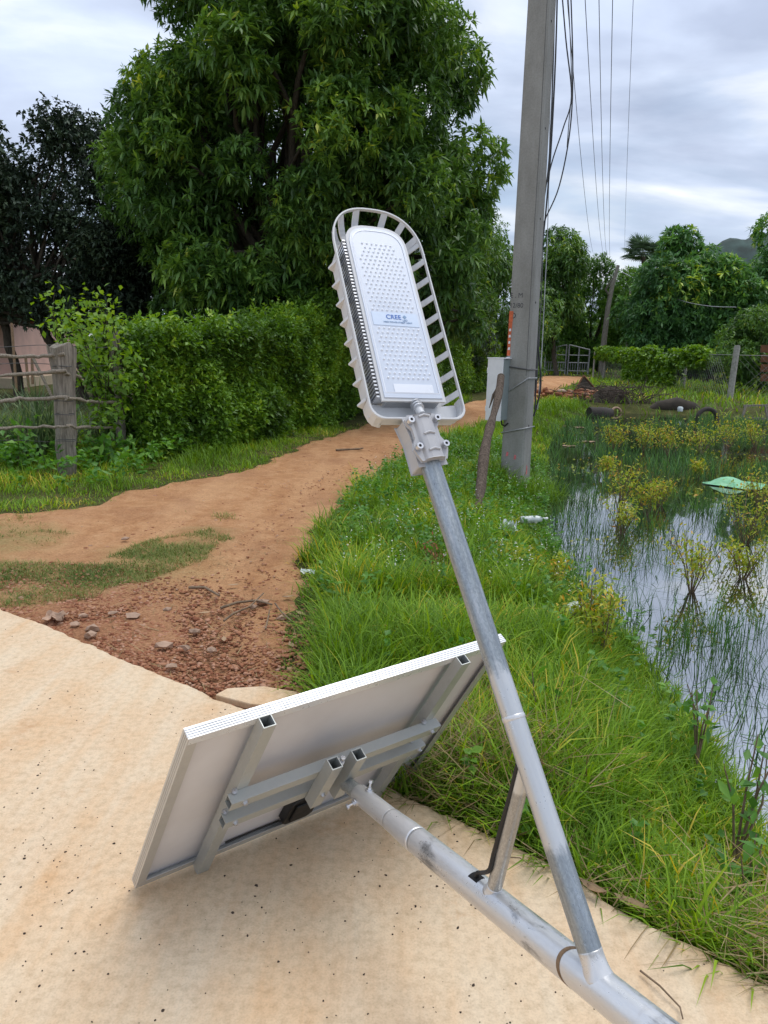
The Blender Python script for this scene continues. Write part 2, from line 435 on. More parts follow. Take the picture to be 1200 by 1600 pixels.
M = dict(
    concrete=mat_concrete(), dirt=mat_dirt(), ground=mat_ground(), water=mat_water(),
    pole_steel=mat_galv('silver_painted_pipe', (.30, .31, .32), (.68, .69, .70), .68), arm_steel=mat_galv('galvanised_arm_pipe', (.30, .335, .36), (.58, .60, .615), .72), brace_steel=mat_galv('raw_brace_pipe', (.40, .39, .36), (.66, .66, .63), .45),
    tube_steel=mat_galv('grey_inner_tube', (.42, .44, .43), (.55, .57, .57), .5), weld=mat_galv('silver_weld_paint', (.55, .55, .54), (.70, .705, .71), .6, .15),
    rail=mat_alu('galvanised_rail', (.50, .52, .50), .45, .55),
    frame=mat_alu('panel_frame_aluminium', (.60, .60, .58), .4, .6), frame_top=mat_alu('panel_frame_sky_lit', (.80, .82, .84), .32, .45),  # frame_top is a lighter copy of frame, with the sky's light painted in
    backsheet=mat_backsheet(), black=plain('black_plastic', (.012, .012, .012), .45, 0, .2), cable=plain('black_cable', (.015, .015, .015), .5, 0, .2),
    bolt=mat_alu('zinc_bolt', (.62, .63, .66), .3, .85), rust=plain('rust_mark', (.20, .13, .075), .85, 0, .4, 60),
    lamp=plain('lamp_grey_paint', (.60, .61, .62), .42, 0, .05, 30, 0, .45), lamp_clamp=plain('lamp_clamp_grey', (.46, .46, .47), .45, .1, .06, 30), fins=mat_alu('lamp_fin_aluminium', (.62, .64, .67), .35, .55),
    core=plain('lamp_core_dark', (.34, .35, .37), .5, .5, .1), lens=plain('lamp_lens', (.62, .68, .78), .2, 0, .04, 8, 0, .6), led=plain('led_dome', (.80, .84, .91), .32, 0, .03, 8, 0, .5),
    label=plain('lamp_label', (.60, .70, .85), .3, 0, .03), ink=plain('blue_ink', (.03, .14, .52), .5, 0, .1), ink_pale=plain('pale_blue_ink', (.22, .34, .52), .5, 0, .1), cells=plain('solar_cell', (.012, .02, .06), .12, .1, .3, 6),
    pole=mat_pole(), hole=plain('hole_shade_black', (.01, .01, .01), .95, 0, .1), stencil=plain('stencil_paint', (.07, .07, .075), .9, 0, .4), orange=plain('orange_sticker', (.55, .13, .05), .7, 0, .4, 30), pink=plain('pink_paint', (.62, .16, .17), .7, 0, .3, 60), white=plain('white_paint', (.75, .76, .78), .45, 0, .06, 10),  # hole is flat black standing in for the shade inside holes
    box_side=plain('box_side_shaded', (.26, .30, .30), .5, 0, .1, 10), wire=plain('wire_grey', (.10, .10, .10), .6, .4, .3), wire_pale=plain('tie_wire', (.35, .36, .36), .5, .6, .2),  # box_side has the shade beside the pole put into its grey
    deadwood=mat_bark('dead_wood', (.05, .036, .026), (.20, .155, .12), (14, 14, 2)), post=mat_bark('weathered_post', (.11, .095, .075), (.40, .36, .30), (16, 16, 1.2)), rail_wood=mat_bark('pole_rail_wood', (.14, .115, .085), (.42, .37, .30), (20, 20, 20)),
    bark=mat_bark('tree_bark', (.035, .028, .02), (.12, .10, .075)), pale_bark=mat_bark('pale_bark', (.12, .11, .09), (.34, .32, .27)),
    cpost=plain('concrete_post', (.36, .35, .31), .9, 0, .3, 12, .3), gate=plain('grey_gate_paint', (.34, .36, .37), .5, .3, .2), mesh=plain('fence_wire', (.20, .20, .19), .6, .5, .2),
    house=plain('pink_house_wall', (.72, .47, .40), .85, 0, .1, 3), plinth=plain('house_plinth', (.50, .41, .29), .9, 0, .15, 3), roof=plain('house_roof', (.17, .05, .035), .8, 0, .2, 3),
    rubber=plain('old_tyre', (.05, .043, .038), .85, 0, .35, 20, .3), brush=plain('dead_brush', (.075, .055, .042), .9, 0, .5, 6), rubble=plain('rubble', (.26, .15, .10), .95, 0, .4, 5, .5), mound=plain('dark_soil', (.05, .040, .030), .95, 0, .4, 5, .6),
    green_plastic=plain('green_plastic', (.20, .52, .28), .35, 0, .2, 12), clear=plain('clear_bottle', (.55, .60, .58), .12, 0, .15, 20, 0, .7), litter=plain('pale_litter', (.62, .68, .68), .4, 0, .2, 20), stone=plain('pale_stone', (.40, .27, .19), .9, 0, .35, 14, .4), dryleaf=plain('dry_leaf', (.36, .24, .14), .8, 0, .4, 12),
    stick=plain('dry_stick', (.20, .14, .09), .9, 0, .4, 20), straw=foliage('straw', [(0, (.16, .105, .05)), (.5, (.30, .22, .11)), (1, (.40, .32, .18))], .1, .8, .1),
    gravel=foliage('gravel_chips', [(0, (.20, .075, .042)), (.5, (.36, .165, .09)), (.9, (.46, .26, .17)), (1, (.46, .38, .30))], 0, .92, .1), grit=plain('dark_grit', (.05, .035, .025), .9, 0, .5, 40),
    rusty=plain('rusty_sheet', (.15, .065, .028), .8, 0, .4, 6),
    mango=foliage('mango_leaf', [(0, (0.0444, 0.0962, 0.0324)), (0.45, (0.0964, 0.2036, 0.0432)), (0.8, (0.1779, 0.3166, 0.0578)), (0.93, (0.2779, 0.4382, 0.0651)), (1, (0.6299, 0.6503, 0.1084))], .28, .40, .4),
    mango_r=foliage('mango_leaf_right', [(0, (0.0528, 0.1265, 0.0528)), (0.45, (0.1027, 0.2389, 0.0704)), (0.75, (0.1759, 0.3652, 0.0762)), (0.9, (0.4692, 0.6182, 0.088)), (1, (0.8211, 0.8149, 0.132))], .28, .38, .45),
    dark=foliage('shade_dark_leaf', [(0, (0.0275, 0.0413, 0.0309)), (0.5, (0.0516, 0.0826, 0.0482)), (0.9, (0.0826, 0.1239, 0.062)), (1, (0.155, 0.1308, 0.0757))], .08, .5, .3),  # leaf colour darkened to stand in for backlighting
    feather=foliage('feathery_leaf', [(0, (0.0414, 0.0994, 0.0248)), (0.5, (0.0931, 0.207, 0.0373)), (1, (0.1966, 0.3519, 0.0517))], .35, .5, .25),
    hedge=foliage('hedge_leaf', [(0, (0.0471, 0.095, 0.019)), (0.4, (0.1076, 0.2244, 0.0297)), (0.8, (0.2017, 0.3697, 0.0425)), (1, (0.387, 0.5282, 0.0745))], .28, .42, .4),
    shrub=foliage('shrub_leaf', [(0, (0.084, 0.1725, 0.025)), (0.5, (0.156, 0.299, 0.04)), (1, (0.264, 0.414, 0.06))], .38, .45, .3),
    grass=foliage('grass_blade', [(0, (0.0827, 0.1661, 0.0161)), (0.5, (0.1772, 0.3321, 0.0241)), (0.85, (0.3101, 0.4761, 0.032)), (1, (0.7087, 0.5535, 0.087))], .30, .5, .28),
    grass_dry=foliage('mixed_short_grass', [(0, (0.09, 0.145, 0.0325)), (0.5, (0.195, 0.2465, 0.065)), (1, (0.39, 0.319, 0.13))], .25, .6, .2),
    reed=foliage('reed_blade', [(0, (0.028, 0.0823, 0.0269)), (0.5, (0.0672, 0.1764, 0.0403)), (1, (0.168, 0.3528, 0.0672))], .2, .45, .3),
    lemon=foliage('lemongrass_blade', [(0, (.07, .12, .05)), (.5, (.14, .22, .09)), (1, (.26, .32, .15))], .3, .5, .3),
    weed=foliage('yellow_weed', [(0, (0.1638, 0.2775, 0.0316)), (0.45, (0.3092, 0.4057, 0.0475)), (0.8, (0.491, 0.491, 0.0633)), (1, (0.691, 0.4057, 0.0791))], .3, .5, .2),
    broad=foliage('broad_leaf', [(0, (0.0557, 0.1587, 0.0274)), (0.6, (0.1189, 0.2857, 0.0455)), (1, (0.238, 0.4444, 0.0759))], .35, .4, .35),
    flower=foliage('tiny_flower', [(0, (.7, .7, .66)), (1, (.8, .8, .76))], .2, .6, .2),
    red_weed=foliage('red_weed', [(0, (.20, .06, .03)), (1, (.34, .13, .06))], .2, .6, .2),
    palm=foliage('palm_leaf', [(0, (0.0858, 0.143, 0.0858)), (1, (0.2002, 0.286, 0.1716))], .15, .5, .3),
    hill=plain('wooded_hill', (.055, .085, .075), .95, 0, .45, .12),
)

# ------------------------------------------------------------------ the ground
CE = [at_z(u, v)[:2] for u, v in [(0, 945), (100, 985), (200, 1030), (300, 1070), (385, 1105), (640, 1243), (730, 1280), (820, 1322), (900, 1372), (960, 1410), (1050, 1456), (1200, 1530)]]
d0 = nrm(CE[1]-CE[0]); d1 = nrm(CE[-1]-CE[-3])
CE = [CE[0]-d0*9]+CE+[CE[-1]+d1*1.2, CE[-1]+d1*6]
CE = np.array(CE)
ROAD_POLY = np.vstack([CE, [[CE[-1][0]-3, -8], [-14, -8]]])
def resample(pts, step):
    pts = np.asarray(pts, float); L = np.r_[0, np.cumsum(np.hypot(*np.diff(pts, axis=0).T))]
    t = np.linspace(0, L[-1], max(2, int(L[-1]/step))); return np.stack([np.interp(t, L, pts[:, 0]), np.interp(t, L, pts[:, 1])], 1)
TRACK_L = [(-14, 8.2), (-6, 7.0), (-3.4, 6.62), (-2.9, 6.85), (-2.65, 7.8), (-2.2, 8.6), (-1.7, 9.4), (-1.43, 11.2), (-.93, 13.4), (-.3, 15.8), (.6, 17.8), (2.5, 22.7), (5, 30), (8.6, 44), (9.5, 46)]
TRACK_R = [(-.05, 2.3), (-.36, 3.4), (-.46, 4.3), (-.5, 5.35), (-.52, 6.3), (-.38, 8.1), (0.02, 9.65), (.6, 12), (1.7, 15), (3.6, 20), (6.6, 30), (11.5, 44), (12.2, 46)]
TRACK = np.array(TRACK_L+TRACK_R[::-1]+[(-2, 2), (-14, 2)])
SHORE = [(1.10, -3), (1.20, .8), (1.28, 2.0), (1.36, 2.82), (1.42, 3.67), (1.40, 4.53), (1.42, 5.7), (1.46, 7.33), (1.98, 9.6), (2.75, 13.6), (4.3, 19.0), (6.2, 22.6), (8.6, 22.0), (10.5, 21.4), (12.9, 24.0), (24, 29), (60, 33)]
POND = np.array(SHORE+[(60, -30), (1.2, -30)])
PATCH = np.array([(-5, 7.2), (-3.0, 6.1), (-2.55, 6.05), (-2.7, 5.45), (-2.15, 5.2), (-1.85, 5.75), (-1.5, 6.35), (-1.2, 6.0), (-1.35, 5.1), (-1.75, 4.45), (-2.25, 4.32), (-2.6, 4.6), (-5, 6.2)])
WATER_Z = -.24
def sdist(x, y, poly, line):
    return np.where(in_poly(x, y, poly), -1, 1)*line_dist(x, y, line)
def height(x, y):
    x = np.asarray(x, float); y = np.asarray(y, float)
    ds = sdist(x, y, POND, SHORE)                      # >0 on land
    z = np.where(ds > 0, WATER_Z+.20*sstep(0, .6, ds), WATER_Z-.35*sstep(0, 1.2, -ds))
    z = z+.045*vnoise(x, y, 1.1)+.02*vnoise(x, y, 4.0, 1)
    far = sstep(18, 40, y); z = z*(1-far)+far*np.where(ds > 0, .0, z)
    tr = sdist(x, y, TRACK, TRACK)                     # <0 on the track
    z = z-.02*sstep(.2, -.4, tr)
    rd = line_dist(x, y, CE)
    inr = in_poly(x, y, ROAD_POLY)
    z = np.where(inr, -.16, np.where(rd < .6, z*(.4+.6*rd/.6)-.05*(1-rd/.6), z))
    return z
def grid(xs, ys):
    X, Y = np.meshgrid(xs, ys, indexing='ij'); nx, ny = X.shape
    i = np.arange(nx*ny).reshape(nx, ny)
    F = np.stack([i[:-1, :-1], i[1:, :-1], i[1:, 1:], i[:-1, 1:]], -1).reshape(-1, 4)
    return X.ravel(), Y.ravel(), F
def axis_pts(parts):
    a = [np.linspace(p, q, n, endpoint=False) for p, q, n in parts]; return np.r_[np.concatenate(a), parts[-1][1]]
gx, gy, gF = grid(axis_pts([(-1500, -200, 8), (-200, -30, 10), (-30, -5, 40), (-5, 4.5, 130), (4.5, 14, 50), (14, 60, 40), (60, 260, 12), (260, 1500, 8)]),
                  axis_pts([(-300, -8, 12), (-8, 1, 30), (1, 14, 170), (14, 30, 80), (30, 60, 50), (60, 300, 20), (300, 2000, 10)]))
gtd = sdist(gx, gy, TRACK, TRACK_L+TRACK_R[::-1])
go = link_mesh('ground', np.stack([gx, gy, height(gx, gy)-.06*sstep(-.12, -.4, gtd)], 1), gF, M['ground'], smooth=True)
tag(go, 'green verge soil round the track and pond', kind='structure')

# dirt track: a sheet that dips under the verge along a ragged edge
tx, ty, tF = grid(axis_pts([(-8, -3.5, 40), (-3.5, 2.5, 150), (2.5, 13, 60)]), axis_pts([(1.8, 8, 140), (8, 18, 120), (18, 46, 80)]))
tz = height(tx, ty); td = sdist(tx, ty, TRACK, TRACK_L+TRACK_R[::-1])
rag = .16*vnoise(tx, ty, 2.2, 2)+.10*vnoise(tx, ty, 7, 3)
edge = sstep(.12, -.12, td+rag)
rut = -.018*np.exp(-((line_dist(tx, ty, TRACK_R)-.45)/.16)**2)
tz = tz+(-.05+.062*edge)+rut*edge+.010*vnoise(tx, ty, 9, 1)+.012*vnoise(tx, ty, 3.3, 3)
keep = (edge > 0)[tF].any(1)&(~in_poly(tx, ty, ROAD_POLY))[tF].any(1)
tF = tF[keep]; used, inv = np.unique(tF, return_inverse=True)
tF = inv.reshape(-1, 4)
tx, ty, tz = tx[used], ty[used], tz[used]
inr = in_poly(tx, ty, ROAD_POLY); tz = np.where(inr, tz-.02, tz)
gravel_mask = np.clip(sstep(1.25, .2, line_dist(tx, ty, CE)+.5*vnoise(tx, ty, 2.5))*sstep(-2.9, -1.6, tx), 0, 1)
_in = np.where(in_poly(tx, ty, PATCH), -1, 1)*line_dist(tx, ty, np.vstack([PATCH, PATCH[:1]]))
moss_mask = sstep(.22, -.25, _in+.35*vnoise(tx, ty, 3.0, 2))*.55
tro = link_mesh('dirt_track', np.stack([tx, ty, tz], 1), tF, M['dirt'], smooth=True, attrs={'gravel': gravel_mask, 'moss': moss_mask})
tag(tro, 'red laterite track curving away past the hedge', kind='structure')
def track_h(x, y): return height(x, y)+.012

# concrete road slab with a worn, slightly ragged edge
ce = resample(CE, .02)
tan = np.gradient(ce, axis=0); tan /= np.linalg.norm(tan, axis=1)[:, None]; nor = np.stack([-tan[:, 1], tan[:, 0]], 1)
wig = .022*vnoise(ce[:, 0], ce[:, 1], 5)+.016*vnoise(ce[:, 0], ce[:, 1], 16, 1)+.010*vnoise(ce[:, 0], ce[:, 1], 45, 2)
ce = ce+nor*wig[:, None]
inner = np.array([[-14, -8], [CE[-1][0]-3, -8]])
mb = MB(); n = len(ce)
rows = [(0, 0, -.16), (0, .0, -.03), (-.006, 0, -.012), (-.022, 0, -.002), (-.05, 0, .0)]
V = []; P = []
chip = np.clip(vnoise(ce[:, 0], ce[:, 1], 9, 3), 0, 1)*.03
for k, (o, _, z) in enumerate(rows):
    for i in range(n): V.append((ce[i, 0]+nor[i, 0]*o, ce[i, 1]+nor[i, 1]*o, z-(chip[i]*.6 if k in (2, 3) else 0)))
for k in range(len(rows)-1):
    for i in range(n-1): P.append((k*n+i, k*n+i+1, (k+1)*n+i+1, (k+1)*n+i))
top = [4*n+i for i in range(n)]
V += [(-14, -8, 0), (CE[-1][0]-3, -8, 0)]
# fan the top in quads towards a back line well behind the camera
bl = [(-14+(CE[-1][0]-3+14)*i/(n-1), -8, 0) for i in range(n)]
o0 = len(V); V += bl
for i in range(n-1): P.append((4*n+i, 4*n+i+1, o0+i+1, o0+i))
ro = link_mesh('concrete_road', V, None, M['concrete'], polys=P)
tag(ro, 'pale cream concrete road slab stained with orange dirt', kind='structure')

wo = link_mesh('pond_water', [(1, -30, WATER_Z), (60, -30, WATER_Z), (60, 36, WATER_Z), (1, 36, WATER_Z)], [[0, 1, 2, 3]], M['water'])
tag(wo, 'still dark pond water reflecting the cloudy sky', kind='structure')

# distant hills
hx, hy, hF = grid(np.linspace(60, 460, 90), np.linspace(430, 560, 24))
hz = (77*np.exp(-((hx-245)/100)**2)+6*np.exp(-((hx-190)/25)**2))*np.exp(-((hy-500)/45)**2)
hz = hz+np.clip(hz, 0, 6)*(vnoise(hx, hy, .09)+.6*vnoise(hx, hy, .25, 1))-1
ho = link_mesh('hills', np.stack([hx, hy, hz], 1), hF, M['hill'], smooth=True); tag(ho, 'low wooded hill far beyond the trees', kind='structure')

# ------------------------------------------------------------------ the solar street light lying on the road
KS = .99                                            # the panel rests on its rail ends, a centimetre up
def K(p): return CAM+(np.asarray(p, float)-CAM)*KS
yaw, tilt = .6684, .5619
cy_, sy_, ct, st_ = math.cos(yaw), math.sin(yaw), math.cos(tilt), math.sin(tilt)
PX = np.array([cy_, sy_, 0]); PY = np.array([-sy_*ct, cy_*ct, st_]); PZ = np.array([sy_*st_, -cy_*st_, ct])   # along, towards the glass, up the panel
PA = K((-.6694, 1.8713, 0)); PW, PH, PT = 1.0207*KS, .7503*KS, .030
def pp(w, off, h): return PA+PX*w-PY*off+PZ*h      # off = distance out of the back
light = empty('solar_street_light', (pp(PW/2, 0, 0)[0], pp(PW/2, 0, 0)[1], 0),
              'complete solar street light lying on the concrete road: panel, silver pole and raised lamp head', 'street light')
panel = empty('solar_panel', (0, 0, 0)); panel.parent = light; panel['label'] = 'solar panel seen from its white back, standing on edge on the concrete'
def pbox(mb, w0, w1, o0, o1, h0, h1):
    return mb.box(pp((w0+w1)/2, (o0+o1)/2, (h0+h1)/2), PX, PY, PZ, abs(w1-w0), abs(o1-o0), abs(h1-h0))
FL = .026
def frame_rail(side):
    mb = MB()
    if side in ('top', 'bottom'):
        s = 1 if side == 'top' else -1; e = PH if side == 'top' else 0
        lo, hi = sorted((e, e-s*.0025)); pbox(mb, 0, PW, -PT, 0, lo, hi)
        lo, hi = sorted((e-s*.0025, e-s*FL)); pbox(mb, .0026, PW-.0026, -.0022, 0, lo, hi)
        lo, hi = sorted((e-s*.0025, e-s*.012)); pbox(mb, .0026, PW-.0026, -PT, -PT+.002, lo, hi)
        for q in (.0065, .0125, .0185, .0245):
            lo, hi = sorted((e+s*.0022, e)); pbox(mb, .001, PW-.001, -q-.0016, -q+.0016, lo, hi)
    else:
        s = 1 if side == 'right' else -1; e = PW if side == 'right' else 0
        lo, hi = sorted((e, e-s*.0025)); pbox(mb, lo, hi, -PT, 0, .0026, PH-.0026)
        lo, hi = sorted((e-s*.0026, e-s*FL)); pbox(mb, lo, hi, -.0024, -.0002, FL+.0004, PH-FL-.0004)
        lo, hi = sorted((e-s*.0026, e-s*.012)); pbox(mb, lo, hi, -PT+.0002, -PT+.002, .0126, PH-.0126)
        for q in (.0085, .0155, .0225):
            lo, hi = sorted((e+s*.0012, e)); pbox(mb, lo, hi, -q-.0014, -q+.0014, .004, PH-.004)
    return mb.build('frame_rail', M['frame_top'] if side == 'top' else M['frame'], panel)
for s_ in ('top', 'bottom', 'left', 'right'): frame_rail(s_)
pbox(MB(), .004, PW-.004, -.021, -.018, .004, PH-.004).build('backsheet', M['backsheet'], panel)
gl = MB()
for i in range(4):
    for j in range(9):
        w0, w1 = .016+(PW-.032)*j/9, .016+(PW-.032)*(j+1)/9; h0, h1 = .016+(PH-.032)*i/4, .016+(PH-.032)*(i+1)/4
        pbox(gl, w0+.0015, w1-.0015, -.0262, -.0245, h0+.0015, h1-.0015)
tag(gl.build('solar_cells', M['cells'], panel), kind='stuff')
jb = MB(); out_ = [(.445, .06), (.46, .045), (.535, .045), (.552, .062), (.552, .165), (.53, .185), (.47, .185), (.445, .168)]
jb.prism([(a, b) for a, b in out_], PA, PX, PZ, -PY, -.0178, .012)
jb.prism([(.462, .07), (.535, .07), (.535, .16), (.462, .16)], PA, PX, PZ, -PY, .0122, .019)
for q in (.475, .52): jb.tube([pp(q, -.004, .046), pp(q, -.004, .028)], .007, 8)
jb.build('junction_box', M['black'], panel, bevel=.004)
lead = MB(); lead.tube([pp(.475, -.004, .03), pp(.45, -.012, .034), pp(.36, -.012, .036), pp(.27, -.012, .033)], .003, 6); lead.build('panel_lead', M['cable'], panel)

bracket = empty('mounting_bracket', (0, 0, 0)); bracket.parent = light
def channel(name, a, b, up, w, hgt, th, par, mat=None, open_side=True):
    """rectangular hollow section from a to b, walls th thick; up is the direction of its height"""
    d = nrm(b-a); s = nrm(np.cross(d, up)); u = np.cross(s, d); L = np.linalg.norm(b-a); c = (a+b)/2; mb = MB()
    mb.box(c+u*(hgt/2-th/2), d, s, u, L, w, th); mb.box(c-u*(hgt/2-th/2), d, s, u, L, w, th)
    mb.box(c+s*(w/2-th/2), d, s, u, L-.0004, th, hgt-2*th-.0002); mb.box(c-s*(w/2-th/2), d, s, u, L-.0004, th, hgt-2*th-.0002)
    return mb.build(name, mat or M['rail'], par)
def hexbolt(par, c, ax, r=.0065, L=.03, stud=0, name='bolt'):
    ax = nrm(ax); ref = nrm(np.cross(ax, (0.3, .2, 1))); b2 = np.cross(ax, ref); mb = MB()
    hexa = [(r*math.cos(k*math.pi/3), r*math.sin(k*math.pi/3)) for k in range(6)]
    c = np.asarray(c)
    mb.tube([c-ax*.001, c+ax*.0018], r*1.5, 12)
    mb.prism(hexa, c, ref, b2, ax, .0018, .0075)
    if stud: mb.tube([c+ax*.0075, c+ax*stud], r*.5, 8); mb.prism([(x*1.0, y*1.0) for x, y in hexa], c, ref, b2, ax, stud, stud+.006)
    return mb.build(name, M['bolt'], par)
OR = .0004
for wc in (.190*KS, .826*KS):
    channel('mounting_rail', pp(wc, OR+.016, -.004), pp(wc, OR+.016, PH+.004), -PY, .034, .032, .0025, bracket)
for hc, wa, wb in ((.455*KS, .150, .856), (.352*KS, .158, .846)):
    channel('cross_bar', pp(wa*KS, OR+.047, hc), pp(wb*KS, OR+.047, hc), PZ, .030, .034, .0025, bracket)
    for wc in (.190*KS, .826*KS):
        hexbolt(bracket, pp(wc, OR+.0625, hc+.002), -PY, .006)
        hexbolt(bracket, pp(wc-.021, OR+.033, hc+.021), PZ, .0055)
for wc in (.428, .507):
    channel('tilt_bracket', pp(wc*KS, OR+.080, .333*KS), pp(wc*KS, OR+.080, .535*KS), -PY, .034, .034, .003, bracket)
    hexbolt(bracket, pp(wc*KS, OR+.0972, .40*KS), -PY, .006)
hexbolt(bracket, pp(.4675*KS, OR+.068, .500*KS), PZ, .007, stud=.014)

# pole: thin tube in a sleeve, a reducing neck, the thick pipe running out towards the viewer's right
P0 = K((-.09, 1.962, .288)); P2 = K(at_d(985, 1581, 1.186)); PD = nrm(P2-P0)
def on_line(u, v, P, d):
    r = nrm(ray(u, v)); w = P-CAM; b = d@r; D = d@w; E = r@w
    return P+d*((b*E-D)/(1-b*b))
J = on_line(948, 1535, P0, PD); T = K(at_d(664, 700, 1.54)); AD = nrm(T-J)
def pl(s): return P0+PD*s
s_sl = .075*1.0; L_end = np.linalg.norm(J-P0)+.95
def pipe(name, fn, s0, s1, rad, mat, par=None, n=32, step=.008, paint=lambda s: .5, rust=lambda s: 0., ends=True):
    """a pipe with rings close enough together to carry paint and rust along it; rad may be a function of s"""
    k = max(3, int((s1-s0)/step)); ss = np.linspace(s0, s1, k); p = [fn(q) for q in ss]
    d = nrm(p[-1]-p[0]); a = nrm(np.cross(d, (0.31, .2, 1))); b2 = np.cross(d, a)
    th = np.arange(n)*2*math.pi/n; V = []; al_ = []; ax_ = []; ay_ = []; pa = []; ru = []
    for q, c in zip(ss, p):
        r = rad(q) if callable(rad) else rad
        for t in th:
            V.append(c+r*(a*math.cos(t)+b2*math.sin(t))); al_.append(q); ax_.append(r*math.cos(t)); ay_.append(r*math.sin(t)); pa.append(paint(q)); ru.append(rust(q))
    P = [(i*n+j, i*n+(j+1) % n, (i+1)*n+(j+1) % n, (i+1)*n+j) for i in range(k-1) for j in range(n)]
    if ends: P += [tuple(range(n))[::-1], tuple(range((k-1)*n, k*n))]
    par = par or light
    o = link_mesh(name, np.array(V)-base_of(par), None, mat, par, polys=P, attrs=dict(along=al_, ax=ax_, ay=ay_, paint=pa, rust=ru))
    o.data.polygons.foreach_set('use_smooth', np.array([len(q) == 4 for q in P]))
    return o
def bump_(s, c, w): return math.exp(-((s-c)/w)**2)
pipe('inner_tube', pl, -.045, .12, .0205, M['tube_steel'], paint=lambda s: .3)
SL0 = (on_line(561, 1240, P0, PD)-P0)@PD; SL1 = (on_line(612, 1281, P0, PD)-P0)@PD; SL2 = (on_line(652, 1316, P0, PD)-P0)@PD
pipe('sleeve', pl, SL0, SL1, lambda s: .0262 if s > SL0+.002 else .0245, M['weld'], paint=lambda s: .75, step=.004)
pipe('reducing_neck', pl, SL1+.0006, SL2, lambda s: 0.0274+.0033*sstep(SL1, SL2-.02, np.array(s)), M['weld'], paint=lambda s: .8, rust=lambda s: .3)
sJ = (J-P0)@PD; Bb = on_line(775, 1394, P0, PD); sB = (Bb-P0)@PD
pipe('pole', pl, SL2+.0006, L_end, .0306, M['pole_steel'], n=40,
     paint=lambda s: .40+.55*bump_(s, SL2, .05)+.5*bump_(s, sB-.03, .16)+.6*bump_(s, sJ, .11), rust=lambda s: bump_(s, SL2+.13, .05)+.35*bump_(s, sJ+.05, .05))
side = nrm(np.cross(PD, (0, 0, 1))); upp = np.cross(side, PD)     # side points to the viewer's left
if side[0] > 0: side = -side
upp = nrm(np.cross(PD, np.cross((0, 0, 1), PD)))
for s_, ax in ((SL0+.03, side*.9-upp*.25), (SL0+.055, upp*.97-side*.25)):
    ax = nrm(ax); hexbolt(light, pl(s_)+ax*.0268, ax, .0075, stud=.020, name='set_screw')

# arm and brace
LA = np.linalg.norm(T-J)
def al(s): return J+AD*s
wM = (on_line(780, 1128, J, AD)-J)@AD; wA = (on_line(812, 1225, J, AD)-J)@AD
pipe('arm', al, 0.0, LA+.02, .0203, M['arm_steel'], paint=lambda s: .36+.75*bump_(s, wA, .10)*(1 if s < wA else 1.0)+.5*bump_(s, wM+.02, .05)-.25*bump_(s, .14, .10)+.15*bump_(s, .25, .05))
pipe('weld_bead', al, wM-.0045, wM+.0045, lambda s: .0203+.0012*math.cos((s-wM)/.0045*1.5), M['weld'], step=.0008, paint=lambda s: .9)
Bt = on_line(796, 1195, J, AD); BD = nrm(Bt-Bb); LB = np.linalg.norm(Bt-Bb)
def bl3(s): return Bb+BD*s
pipe('brace', bl3, .012, LB, .0148, M['brace_steel'], n=24, paint=lambda s: .30+.6*sstep(LB-.10, LB-.03, np.array(s)))
pipe('weld_bead', bl3, .024, .044, lambda s: .0150+.0062*((.044-s)/.02)**1.6, M['weld'], n=24, step=.003, paint=lambda s: .9)
pipe('weld_bead', al, .016, .060, lambda s: .02035+.0055*((.060-s)/.044)**3, M['weld'], step=.003, paint=lambda s: .35+.6*((.060-s)/.044))
# brown band left on the pole by a strap
bd = MB(); sR = (on_line(903, 1515, P0, PD)-P0)@PD; V = []; nA = 40
c2 = nrm(np.cross(PD, upp))
for k in range(nA):
    th = 2*math.pi*k/nA; rr = .0309
    for dlt in (-.0045, .0045): V.append(pl(sR+dlt+.018*math.cos(th+2.4))+(upp*math.cos(th)+c2*math.sin(th))*rr)
bd.add(V, [(2*k, 2*k+1, (2*k+3) % (2*nA), (2*k+2) % (2*nA)) for k in range(nA)], True); bd.build('strap_mark', M['rust'], light)
# black patch painting the shade inside the cable hole, and the cable out of it
sH = (on_line(755, 1380, P0, PD)-P0)@PD; hmb = MB(); V = []
toward = nrm(np.cross(PD, np.cross(CAM-pl(sH), PD))); cc = np.cross(PD, toward)
if (nrm(upp)@cc) < 0: cc = -cc
a0 = math.radians(34)
for i in range(6):
    th = a0+math.radians(-20+40*i/5)
    for dlt in (-.015, .017): V.append(pl(sH+dlt)+(toward*math.cos(th)+cc*math.sin(th))*.0309)
hmb.add(V, [(2*i, 2*i+1, 2*i+3, 2*i+2) for i in range(5)]); hmb.build('cable_hole_patch', M['hole'], light)
hc = pl(sH)+(toward*math.cos(a0)+cc*math.sin(a0))*.030; hout = toward*math.cos(a0)+cc*math.sin(a0)
bl_ = nrm(np.cross(BD, np.cross((-1, 0, 0), BD)))
cpts = [hc-hout*.006, hc+hout*.012+PD*.010, hc+hout*.020+PD*.026]
for q in (.085, .13, .18, .24, .30, .36): cpts.append(Bb+BD*q*1.0+bl_*(.020-.006*min(1, q/.3))+(CAM-Bb)*.002)
def spline(P_, sub=6):
    q = []
    for i in range(len(P_)-1):
        p0, p1, p2, p3 = P_[max(i-1, 0)], P_[i], P_[i+1], P_[min(i+2, len(P_)-1)]
        for k in range(sub):
            t = k/sub; q.append(.5*((2*p1)+(-p0+p2)*t+(2*p0-5*p1+4*p2-p3)*t*t+(-p0+3*p1-3*p2+p3)*t**3))
    return q+[P_[-1]]
MB().tube(spline(cpts), .0045, 8).build('cable', M['cable'], light)

